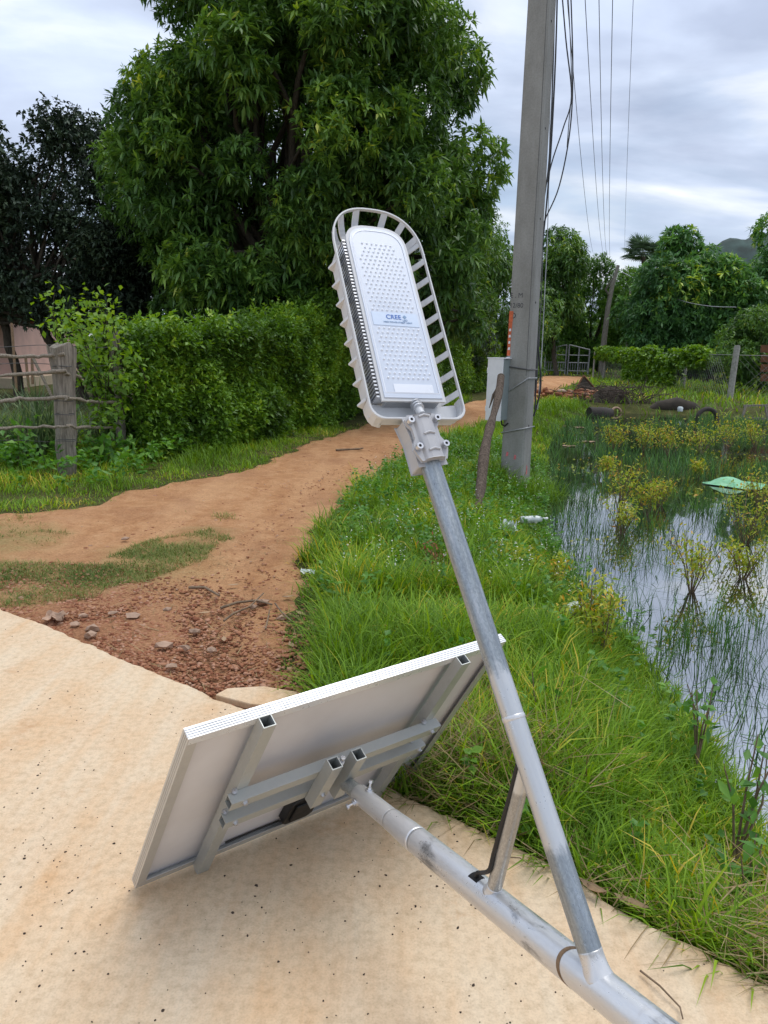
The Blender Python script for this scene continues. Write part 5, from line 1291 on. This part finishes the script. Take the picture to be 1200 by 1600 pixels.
g, r = rosettes(B, np.tile([0, 0, 1.], (n, 1)), 5, .013, .011, (1.2, 1.6), (0, .1)); bn.add(g, r); tag(bn.build('flower_heads', M['flower']), 'tiny white flower heads dotted over the verge', kind='stuff')

# single leafy plants one can point at
def leafy(name, label, cat, base, h, n, L, W, mat, spread=.12, group=None, bushy=.6, stems=5):
    base = np.asarray(base, float); e = empty(name, base, label, cat, group); bn = Bunch(); mb = MB()
    for k in range(stems):
        a = rng.uniform(0, 6.28); tip = base+np.array([spread*math.cos(a)*rng.uniform(.4, 1.5), spread*math.sin(a)*rng.uniform(.4, 1.5), h*rng.uniform(.7, 1.08)])
        mid = base+(tip-base)*.55+rng.normal(0, spread*.12, 3); mb.tube([base-Zv*.05, mid, tip], [.004+.003*h, .003+.002*h, .002], 5, cap=False)
        m = n//stems; t = rng.uniform(1-bushy, 1.03, m); B = base+(tip-base)*t[:, None]+rng.normal(0, spread*.22, (m, 3))
        bn.add(leaves_geo(B, rng.normal(size=(m, 3))+np.array([0, 0, .45]), rng.uniform(.6, 1.15, m)*L, W*rng.uniform(.8, 1.2, m), rng.uniform(0, .3, m)), np.clip(rng.normal(.55, .26, m), 0, 1))
    tag(bn.build('leaves', M[mat], e)); o = mb.build('stems', M['stick'], e); o['kind'] = 'stuff'
    return e
WG = 'yellow water weeds in the pond'
weeds = [(968, 800, .55, 'tall yellow green weed in the water beyond the bright reflection'), (970, 835, .30, 'small orange weed under the tall yellow green one'), (1080, 925, .42, 'round golden weed alone in open water'), (1160, 905, .30, 'low yellow weed near the right edge of the water'),
         (1165, 850, .55, 'orange and yellow weed at the right edge behind the golden one'), (1185, 800, .45, 'rusty weed at the right edge below the green plastic'), (1010, 805, .35, 'olive weed just right of the tall yellow green one'), (960, 705, .40, 'bright yellow weed at the left end of the far weed bed'),
         (1005, 705, .38, 'yellow weed second from the left in the far weed bed'), (1045, 712, .42, 'yellow weed in the middle of the far weed bed'), (1095, 708, .42, 'olive yellow weed right of the middle of the far weed bed'), (1135, 700, .45, 'pinkish yellow weed before the white fence post'), (1180, 700, .40, 'yellow weed at the right end of the far weed bed'),
         (1030, 790, .30, 'brownish weed in dark water left of the green plastic'), (1090, 745, .2, 'small olive weed in front of the dark reflections'), (945, 745, .25, 'small weed at the edge of the far weed bed')]
for u, v, h, lab_ in weeds:
    b = at_z(u, v, WATER_Z); s_ = max(1, b[1]/9)
    leafy('water_weed', lab_, 'water weed', b, h*min(1.3, s_**.5), 380, .055*s_**.6, .017*s_**.6, 'weed', .17*s_**.8*(h/.4), WG, .62, 11)
for u, v, h, lab_ in [(935, 1040, .42, 'orange brown weed on the bank beside the white bottle'), (925, 1010, .38, 'yellow weed leaning over the bank edge'), (870, 1010, .25, 'low yellow weed in the grass left of the white bottle'), (785, 905, .22, 'yellow flowering weed right of the lamp arm'), (860, 930, .28, 'yellow green weed between lamp arm and water')]:
    b = at_z(u, v, -.15); leafy('bank_weed', lab_, 'weed', b, h, 420, .05, .015, 'weed', .11, 'yellow weeds on the bank', .75, 6)
leafy('red_weed', 'dry reddish weed in the grass behind the lamp arm', 'weed', at_z(690, 905, -.05), .24, 160, .04, .012, 'red_weed', .10, None, .7, 6)
for u, v, h, lab_ in [(845, 1175, .32, 'leafy weed with long pale leaves right of the lamp arm joint'), (870, 1280, .16, 'broad round-leaved weed in the near grass'), (1150, 1330, .42, 'light green broad-leaved plant at the water edge on the right'), (1165, 1420, .2, 'small yellowing plant under the light green one on the right'), (1090, 1180, .3, 'reddish stemmed plant at the water edge')]:
    b = at_z(u, v, -.12); leafy('broad_leaf_weed', lab_, 'weed', b, h, 34, .070, .032, 'broad', .08, 'broad-leaved weeds on the near bank', .8, 5)
for u, v, h, lab_ in [(165, 735, .45, 'broad-leaved bush at the foot of the second fence post'), (25, 740, .55, 'dark green bush under the rails at the left edge'), (200, 700, .5, 'leafy bush between the second fence post and the hedge')]:
    b = at_z(u, v, -.06); leafy('verge_bush', lab_, 'bush', b, h, 130, .13, .06, 'broad', .20, 'bushes under the fence', .9, 7)

# ------------------------------------------------------------------ far fence with vines, gate, debris
def fpt(u, v, d): return at_d(u, v, d)
vf = empty('vine_fence', (13.0, 38.5, 0), 'wire fence overgrown with green vine beyond the pond', 'fence')
fposts = [(930, 545, 590, 44.5, .12), (947, 553, 592, 42.5, .12), (1075, 548, 612, 34, .14), (1010, 545, 597, 39, .12)]
for u, v0, v1, d, w in fposts:
    p = fpt(u, v0, d); mb = MB(); mb.tube([(p[0]+rng.normal(0, .06), p[1], -.3), p], [w*.5, w*.42], 7); mb.build('post', M['cpost'], vf)
wpost = fpt(1152, 541, 26.5); wp = empty('concrete_post', (wpost[0], wpost[1], 0), 'pale square concrete fence post beyond the pond', 'fence post')
mb = MB(); mb.tube([(wpost[0]-.05, wpost[1], -.4), (wpost[0]-.03, wpost[1], .7), wpost], [.12, .115, .11], 4); mb.build('shaft', M['cpost'], wp)
mb = MB(); mb.box(wpost+np.array([0, 0, .01]), (1, 0, 0), (0, 1, 0), Zv, .13, .13, .05); mb.build('cap', M['cpost'], wp)
wn_ = MB()
A_, B_ = np.array([fpt(925, 548, 45)[0], 45]), np.array([wpost[0], wpost[1]]); C_ = np.array([20.5, 25.5])
for a, b in ((A_, B_), (B_, C_)):
    L = np.linalg.norm(b-a); m = int(L/.20)
    for k in range(-7, m):
        for s_ in (0, 1):
            t0, t1 = k/m, (k+7)/m; z0, z1 = (0.05, 1.45) if s_ == 0 else (1.45, .05)
            if t0 < 0 or t1 > 1: continue
            p, q = a+(b-a)*t0, a+(b-a)*t1; wn_.tube([(p[0], p[1], z0), (q[0], q[1], z1)], .0055, 3, cap=False)
    wn_.tube([(*a, 1.47), (*b, 1.47)], .012, 4, cap=False)
wn_.build('wire_mesh', M['mesh'], vf)
o = vf.children[-1]; o['kind'] = 'stuff'
bn = Bunch(); n = 5200
t = rng.random(n); u = 918+180*t; den = np.interp(u, [918, 970, 985, 1060, 1090, 1098], [.35, .4, 1, 1, .8, .1]); ok = rng.random(n) < den; t, u = t[ok], u[ok]; n = len(t)
bx = A_[0]+(B_[0]-A_[0])*t*.86; by = A_[1]+(B_[1]-A_[1])*t*.86
low = np.where((u > 980)&(u < 1062), .1, .95); z = low+(1.55+.25*vnoise(bx*1.0, by, 1.3)*2-low)*rng.random(n)**.7
B = np.stack([bx+rng.normal(0, .12, n), by-.12+rng.normal(0, .16, n), z], 1)
g, r = rosettes(B, np.tile([0, -.8, .5], (n, 1))+rng.normal(0, .4, (n, 3)), 5, .16, .12, (.6, 1.5), (0, .3), np.clip(rng.normal(.65, .2, n), 0, 1)); bn.add(g, r); bn.build('vine', M['hedge'], vf)
# gate
ga, gb = fpt(850, 590, 47.5), fpt(918, 590, 47.5); ga[2] = gb[2] = 0
gate = empty('metal_gate', ga, 'grey tubular double gate with arched top at the end of the track', 'gate')
gx_ = gb-ga
def gp(t, z): return ga+gx_*t+Zv*z
for t in (0, .24, .47, .53, .76, 1.0):
    hz_ = 1.55+.28*(1-abs(2*t-1)); mb = MB(); mb.tube([gp(t, .02), gp(t, hz_)], .045, 6); mb.build('upright', M['gate'], gate)
for z in (.25, .75, 1.2):
    for a, b in ((0, .47), (.53, 1)): mb = MB(); mb.tube([gp(a, z), gp(b, z)], .035, 6); mb.build('cross_rail', M['gate'], gate)
for a, b in ((0, .47), (.53, 1)): mb = MB(); mb.tube([gp(a+(b-a)*q, 1.55+.28*(1-abs(2*(a+(b-a)*q)-1))) for q in np.linspace(0, 1, 5)], .04, 6); mb.build('top_rail', M['gate'], gate)
for k in range(18):
    t = (k+.5)/18; mb = MB(); mb.tube([gp(t, .25), gp(t, .75)], .02, 4); mb.build('bar', M['gate'], gate)
# bare leaning trunk and thin pole behind the vine fence
bt = empty('bare_trunk', fpt(937, 590, 46.5)*np.array([1, 1, 0]), 'bare pale leaning tree trunk above the vine covered fence', 'tree trunk')
mb = MB(); mb.tube([fpt(938, 600, 46.5), fpt(944, 530, 46.5), fpt(950, 480, 46.5), fpt(957, 445, 46.5), fpt(966, 415, 46.5)], [.20, .17, .15, .13, .10], 8); mb.build('trunk', M['pale_bark'], bt)
mb = MB(); mb.tube([fpt(952, 462, 46.5), fpt(946, 452, 46.3), fpt(958, 434, 46.0)], [.07, .07, .05], 6); mb.build('limb', M['pale_bark'], bt)
mb = MB(); mb.tube([fpt(977, 590, 45.5), fpt(981, 520, 45.5), fpt(985, 450, 45.5)], [.09, .08, .06], 6); tp = mb.build('thin_trunk', M['pale_bark']); tag(tp, 'thin straight dark trunk right of the pale leaning one', 'tree trunk')
cable('sagging_wire', [fpt(972, 425, 46), fpt(1010, 445, 43), (fpt(1060, 468, 40)), fpt(1105, 478, 37), fpt(1150, 480, 35)], .022, 'grey wire sagging across the broad mango tree', None, 'wire_pale', 'wire')

# rubbish heap at the water's edge
hb_ = at_z(960, 640, -.25)
heap = empty('debris_heap', hb_, 'dark heap of dead brush and soil at the far water edge', 'rubbish heap')
n = 26; mb = MB(); V = []; P = []
xs_ = np.linspace(-1.35, 1.5, n); ys_ = np.linspace(-.8, 1.0, 14)
for i_ in xs_:
    for j_ in ys_: V.append(hb_+np.array([i_, j_, -.15+.85*math.exp(-((i_+.2)/.75)**2-((j_-.1)/.55)**2)+.30*math.exp(-((i_-.9)/.4)**2-(j_/.4)**2)+.12*float(vnoise(i_+5, j_, 3.0))]))
for i in range(n-1):
    for j in range(13): P.append((i*14+j, (i+1)*14+j, (i+1)*14+j+1, i*14+j+1))
mb.add(V, P, True); mb.build('mound', M['mound'], heap)
tw = MB()
for k in range(260):
    c = hb_+np.array([rng.normal(0, .65), rng.normal(-.05, .35), rng.uniform(.05, .75)]); d = unit(rng.normal(size=(1, 3))*np.array([1, .8, .45]))[0]*rng.uniform(.15, .5)
    tw.tube([c-d, c+rng.normal(0, .05, 3), c+d], [.010, .009, .004], 4, cap=False)
o = tw.build('twigs', M['brush'], heap); o['kind'] = 'stuff'
tri = at_z(912, 615, 0); tt = empty('metal_hood', tri, 'dark rusty three-cornered metal hood tipped on the rubble', 'metal sheet')
a_, b_, c_ = fpt(912, 587, tri[1]*.96), fpt(897, 612, tri[1]*.955), fpt(934, 612, tri[1]*.965); back = fpt(918, 606, tri[1]*1.0)
mb = MB(); mb.add([a_, b_, c_, back], [(0, 1, 2), (0, 2, 3), (0, 3, 1), (1, 3, 2)]); mb.build('shell', M['mound'], tt)
mb = MB(); mb.tube([b_, a_], .03, 5); mb.tube([a_, c_], .03, 5); o = mb.build('rolled_edge', M['rusty'], tt); o['kind'] = 'stuff'
bn = Bunch(); k = 110; c = at_z(890, 622, 0); bn.add(chips_geo(np.stack([c[0]+rng.normal(0, .55, k), c[1]+rng.normal(0, .6, k), rng.uniform(0, .22, k)], 1), rng.uniform(.05, .15, k), .7), rng.random(k))
tag(bn.build('rubble', M['gravel']), 'pale broken rubble beside the dark metal hood', kind='stuff')
dr = at_z(935, 645, WATER_Z+.02); drum = empty('old_drum', dr, 'dark round drum lying half under the debris heap', 'drum')
mb = MB(); c0 = fpt(920, 645, dr[1]*.94); c1 = fpt(954, 647, dr[1]*.95); d_ = nrm(c1-c0); mb.tube([c0, c0+d_*.02, c0+d_*.28, c0+d_*.30, c0+d_*.55, c0+d_*.57, c1], [.15, .16, .16, .172, .172, .16, .16], 16); mb.build('shell', M['rubber'], drum)
mb = MB(); mb.tube([c1+d_*.001, c1+d_*.012], .135, 16); mb.build('end_plate', M['mound'], drum)
def ring_obj(name, label, cat, c, R, r, ax, mat, group=None):
    ax = nrm(ax); s1 = nrm(np.cross(ax, (.1, .2, 1))); s2 = np.cross(ax, s1); m = 32; V = []; P = []; q = 10
    for i in range(m):
        th = 2*math.pi*i/m; d = s1*math.cos(th)+s2*math.sin(th)
        for j in range(q):
            ph = 2*math.pi*j/q; V.append(c+d*(R+r*math.cos(ph))+ax*r*1.2*math.sin(ph))
    for i in range(m):
        for j in range(q): P.append((i*q+j, ((i+1) % m)*q+j, ((i+1) % m)*q+(j+1) % q, i*q+(j+1) % q))
    mb = MB(); mb.add(V, P, True); return tag(mb.build(name, M[mat]), label, cat, group)
ring_obj('wheel_ring', 'pale rusty ring leaning on the debris heap above the water', 'ring', fpt(963, 645, 22.3), .15, .032, (.25, -1, .25), 'stone')
ring_obj('rubber_ring', 'worn black tyre standing half sunk in the pond', 'tyre', fpt(1105, 655, 19.5), .26, .055, (.12, -1, .12), 'rubber')
cn = fpt(1063, 637, 21.6); mb = MB(); mb.tube([cn-Zv*.10, cn-Zv*.0, cn+Zv*.03], [.07, .08, .05], 10); o = mb.build('plastic_tub', M['litter']); tag(o, 'small pale plastic tub by the dark bank right of the heap', 'tub')
bc_ = fpt(1058, 632, 22.4); mb = MB(); mb.tube([bc_+np.array([-.9, .1, -.26]), bc_+np.array([-.5, .1, -.12]), bc_+np.array([0, 0, -.05]), bc_+np.array([.45, -.05, -.12]), bc_+np.array([.8, -.05, -.26])], [.05, .20, .27, .2, .05], 10); o = mb.build('soil_mound', M['mound']); tag(o, 'dark earth lump between the vine and the pale tub', 'earth lump')
# broken wooden frame at the right edge
wf = empty('broken_frame', fpt(1178, 655, 20.5), 'broken grey wooden frame lying at the right edge of the pond', 'wooden frame')
for (u0, v0, u1, v1) in ((1162, 634, 1215, 633), (1158, 653, 1215, 655), (1165, 633, 1158, 662), (1196, 632, 1200, 660)):
    a, b = fpt(u0, v0, 20.5), fpt(u1, v1, 20.5); mb = MB(); mb.box((a+b)/2, nrm(b-a), nrm(np.cross(b-a, (0, 1, 0))), (0, 1, 0), np.linalg.norm(b-a), .05, .05); mb.build('plank', M['post'], wf)
rs = empty('rusty_panel', fpt(1200, 600, 27)*np.array([1, 1, 0]), 'rusty orange sheet panel beyond the pond at the right edge', 'metal sheet')
for k in range(4):
    c = fpt(1193, 545+15*k, 27.0); mb = MB(); mb.box(c+np.array([.55, 0, 0]), (1, 0, 0), (0, 1, 0), Zv, 1.3, .03, .26); mb.build('board', M['rusty'], rs)
# green plastic sheet floating
gp_ = at_z(1150, 757, WATER_Z+.01); mb = MB(); V = []; P = []; nx, ny = 12, 8
for i in range(nx):
    for j in range(ny):
        a, b = i/(nx-1)*2-1, j/(ny-1)*2-1; rr_ = max(.001, math.hypot(a, b)); q = max(abs(a), abs(b))/rr_
        X_ = a*q*.33*(1+.25*math.sin(3*b+1)); Y_ = b*q*.36*(1+.2*math.sin(2*a+.5)); V.append(gp_+np.array([X_+.04*a, Y_, .004+.10*max(0, 1-((a+.25)/.6)**2-(b/.9)**2)+.03*float(vnoise(a*2+7, b*2, 2.0))*(1-max(abs(a), abs(b)))]))
for i in range(nx-1):
    for j in range(ny-1): P.append((i*ny+j, (i+1)*ny+j, (i+1)*ny+j+1, i*ny+j+1))
mb.add(V, P, True); o = mb.build('plastic_sheet', M['green_plastic']); tag(o, 'crumpled mint green plastic sheet floating on the pond', 'plastic sheet')

# bottles and litter
def bottle(base, ax, L, R, label):
    base = np.asarray(base, float); ax = nrm(ax); e = empty('plastic_bottle', base, label, 'bottle', 'discarded plastic bottles')
    prof = [(0, .7), (.02, .98), (.12, 1), (.14, .93), (.16, 1), (.34, 1), (.36, .92), (.38, 1), (.60, .98), (.75, .7), (.86, .38), (.93, .36)]
    mb = MB(); mb.tube([base+ax*L*a for a, _ in prof], [R*b for _, b in prof], 16); mb.build('body', M['clear'], e)
    mb = MB(); mb.tube([base+ax*L*.925, base+ax*L], R*.42, 12); mb.build('cap', M['white'], e); return e
w0 = at_z(800, 838, -.22); bottle(w0+np.array([.06, -.05, .17]), (1, .1, .05), .26, .036, 'clear plastic bottle lying in the grass below the utility pole')
w1 = at_z(884, 990, -.18); bottle(w1+np.array([-.01, 0, .15]), (.9, .5, .15), .15, .034, 'white plastic bottle caught in the grass at the water edge')
def crumple(name, label, cat, c, s, mat, group=None):
    k = 8; mb = MB(); V = []; P = []
    for i in range(k):
        for j in range(k): V.append(np.asarray(c)+np.array([(i/(k-1)-.5)*s[0], (j/(k-1)-.5)*s[1], s[2]*abs(float(vnoise(i+c[0]*30, j+c[1]*30, .8)))*2])+np.append(rng.normal(0, s[0]*.03, 2), 0))
    for i in range(k-1):
        for j in range(k-1): P.append((i*k+j, (i+1)*k+j, (i+1)*k+j+1, i*k+j+1))
    mb.add(V, P); return tag(mb.build(name, M[mat]), label, cat, group)
crumple('plastic_scrap', 'crushed white plastic cup beside the clear bottle under the pole', 'litter', at_z(795, 832, -.02), (.13, .12, .14), 'litter')
crumple('plastic_scrap', 'pale blue plastic scrap at the edge of the red track', 'litter', at_z(481, 895, -.03), (.10, .09, .035), 'litter')
crumple('plastic_scrap', 'grey crumpled wrapper on gravel just off the concrete edge', 'litter', at_z(86, 966, -.03), (.12, .11, .05), 'stone')
for u, v, lab_ in ((905, 668, 'long pale scrap floating by the left bank beyond the pole'), (920, 690, 'pale scrap floating left of the far weed bed'), (890, 697, 'small pale scrap in weeds at the far left bank')): crumple('floating_scrap', lab_, 'litter', at_z(u, v, WATER_Z+.006), (.24, .12, .02), 'stone')

# ------------------------------------------------------------------ stones, gravel, leaves, twigs, grit
bn = Bunch()
x, y = scatter(9000, -2.6, -.1, 2.6, 5.2, lambda x, y: (track_d(x, y) < .12)&(road_d(x, y) > .015)&(rng.random(len(x)) < np.clip(1.15-road_d(x, y)*.95, .05, 1)))
bn.add(chips_geo(np.stack([x, y, height(x, y)+.012], 1), rng.uniform(.003, .011, len(x))*rng.choice([1, 1, 1, 1.6], len(x)), .7), rng.random(len(x))*.93)
x, y = scatter(6000, -4.5, 2.0, 4.5, 16, lambda x, y: (track_d(x, y) < .05)&(road_d(x, y) > .02)&(rng.random(len(x)) < .25+.9*np.clip(vnoise(x, y, 1.4, 3)+.2, 0, 1))); bn.add(chips_geo(np.stack([x, y, height(x, y)+.007], 1), rng.uniform(.003, .010, len(x))*rng.choice([1, 1, 1, 1, 1.8], len(x)), .5), rng.uniform(.2, .97, len(x)))
tag(bn.build('gravel', M['gravel']), 'loose red gravel beside the concrete and along the track', kind='stuff')
sv = MB()
def stone_at(u, v, r, label, k, z=-.035, mat='stone'):
    c = at_z(u, v, z); e_r = np.random.default_rng(k); J = ICO_V*(1+e_r.normal(0, .24, (12, 1)))*np.array([1.2, .9, .55])*r*.78
    mb = MB(); mb.add([c+q for q in J], [tuple(f) for f in ICO_F]); o = mb.build('stone', M[mat]); tag(o, label, 'stone', 'pale stones in the red gravel')
for k, (u, v, r, lab_) in enumerate([(118, 975, .035, 'pale stone nearest the left end of the gravel'), (130, 962, .03, 'pale stone above the one nearest the left end'), (145, 982, .045, 'flat pale stone left in the gravel by the concrete'), (175, 958, .03, 'small stone below the grass patch'), (210, 962, .045, 'grey stone in the middle of the gravel'), (260, 952, .03, 'small pale stone right of the grey one'),
        (140, 992, .04, 'pale stone touching the concrete edge'), (305, 986, .04, 'stone right of centre in the gravel'), (255, 1008, .05, 'broad pale stone in the lower gravel'), (290, 1012, .035, 'pale stone beside the broad one'), (330, 1015, .035, 'pale stone at the right of the lower gravel'), (268, 1040, .03, 'small stone near the concrete in the lower gravel'), (410, 940, .045, 'flat pale stone among twigs at the track edge'), (395, 948, .03, 'small stone among twigs'), (440, 965, .03, 'stone at the grass edge above the panel'),
        (195, 842, .035, 'flat pale stone on the track left of the grass patch'), (490, 668, .05, 'pale stone near the hedge foot')]): stone_at(u, v, r, lab_, k)
slab = MB(); sc_ = at_z(415, 1085, -.03); J = [(-.22, -.02), (-.05, -.10), (.16, -.12), (.14, .03), (-.02, .08), (-.18, .05)]; slab.prism(J, sc_, np.array([1, 0, 0]), np.array([0, 1, 0]), Zv, -.03, .004); o = slab.build('concrete_fragment', M['concrete'], bevel=.006); tag(o, 'flat broken concrete fragment between road edge and gravel', 'concrete piece')
def dry_leaf(c, s, a, curl, label):
    c = np.asarray(c, float); d = np.array([math.cos(a), math.sin(a), 0]); p = np.array([-math.sin(a), math.cos(a), 0]); V = []; P = []
    for i, w in enumerate((.05, .55, .8, .6, .08)):
        t = i/4-.5
        for j in (-1, 0, 1): V.append(c+d*t*s+p*j*w*s*.24+Zv*(.006+s*curl*(t*t*1.2+.25*abs(j)*w)))
    for i in range(4):
        for j in range(2): P.append((i*3+j, i*3+j+1, i*3+j+4, i*3+j+3))
    mb = MB(); mb.add(V, P, True); return tag(mb.build('fallen_leaf', M['dryleaf']), label, 'leaf', 'fallen dry leaves')
for (u, v, q, lab_) in ((430, 712, .13, 'dry leaf on the track below the hedge corner'), (560, 702, .13, 'dry leaf beside the pale stick on the track'), (640, 668, .16, 'dry leaf on the track just behind the lamp clamp'), (690, 665, .16, 'dry leaf on the far track right of the lamp clamp'), (515, 690, .13, 'dry leaf at the hedge foot left of the pale stick'), (300, 770, .11, 'dry leaf on the open bend of the track'),
    (450, 935, .08, 'dry leaf among twigs nearest the grass'), (365, 915, .08, 'dry leaf above the twigs at the track edge'), (320, 960, .07, 'dry leaf left of the twigs on red gravel'), (350, 1000, .07, 'dry leaf on the gravel below the twigs'), (470, 960, .09, 'dry leaf under the grass at the gravel edge'), (455, 1010, .08, 'dry leaf between gravel and the solar panel')):
    dry_leaf(at_z(u, v, -.045), q, rng.uniform(0, 6.28), rng.uniform(.1, .5), lab_)
dry_leaf(at_z(925, 1395, .012), .085, -.75, .8, 'large curled dry leaf on the concrete edge below the lamp arm'); dry_leaf(at_z(985, 1418, .012), .095, -.6, .6, 'wide tan dry leaf at the concrete edge on the right')
def twig(pts, r, label, z=-.03):
    q = [at_z(u, v, z)+Zv*(.008+.006*(i % 2)) for i, (u, v) in enumerate(pts)]; mb = MB(); mb.tube(q, [r*(1-.5*i/len(q)) for i in range(len(q))], 6); tag(mb.build('twig', M['stick']), label, 'twig', 'fallen twigs')
twig([(295, 920), (320, 921), (335, 928), (343, 934)], .010, 'short forked-looking twig left of the stone among twigs'); twig([(345, 952), (370, 945), (400, 940), (425, 948)], .009, 'twig lying beside the flat pale stone'); twig([(350, 972), (365, 962), (390, 950), (412, 930)], .007, 'thin twig crossing towards the grass')
twig([(430, 945), (440, 960), (455, 972)], .006, 'curved pale twig under the stone at the grass edge'); twig([(415, 985), (420, 965), (421, 955)], .005, 'thin upright-lying twig above the gravel'); twig([(525, 704), (560, 703), (567, 701)], .018, 'pale stick on the track near the lamp foot')
twig([(1000, 1521), (1030, 1548), (1062, 1578), (1066, 1600)], .0028, 'long thin dry stalk on the concrete at the lower right', .004); twig([(794, 1343), (812, 1347), (826, 1354)], .002, 'short dry stalk on concrete under the brace', .004); twig([(884, 1345), (890, 1322), (897, 1300)], .003, 'pale dry grass stalk standing at the concrete edge', .03)
bn = Bunch(); n = 300
cl_ = np.array([at_z(u, v)[:2] for u, v in ((100, 1330), (105, 1350), (90, 1300), (180, 1400), (470, 1440), (640, 1420), (700, 1400), (560, 1520), (370, 1440), (60, 1480), (240, 1560), (700, 1290), (800, 1590), (900, 1590), (600, 1330), (300, 1180), (330, 1120), (120, 1090), (50, 1200))])
k = rng.integers(0, len(cl_), n); x = cl_[k, 0]+rng.normal(0, .10, n); y = cl_[k, 1]+rng.normal(0, .10, n)
m = 420; x = np.r_[x, rng.uniform(-2.5, 1.2, m)]; y = np.r_[y, rng.uniform(.9, 4.0, m)]; ok = road_d(x, y) < -.04; x, y = x[ok], y[ok]
V, F, per = chips_geo(np.stack([x, y, np.full(len(x), .001)], 1), rng.uniform(.0010, .0027, len(x))*rng.choice([1, 1, 1, 1.7], len(x)), .7)
o = link_mesh('grit', V, F, M['grit']); tag(o, 'dark crumbs of grit scattered over the concrete', kind='stuff')
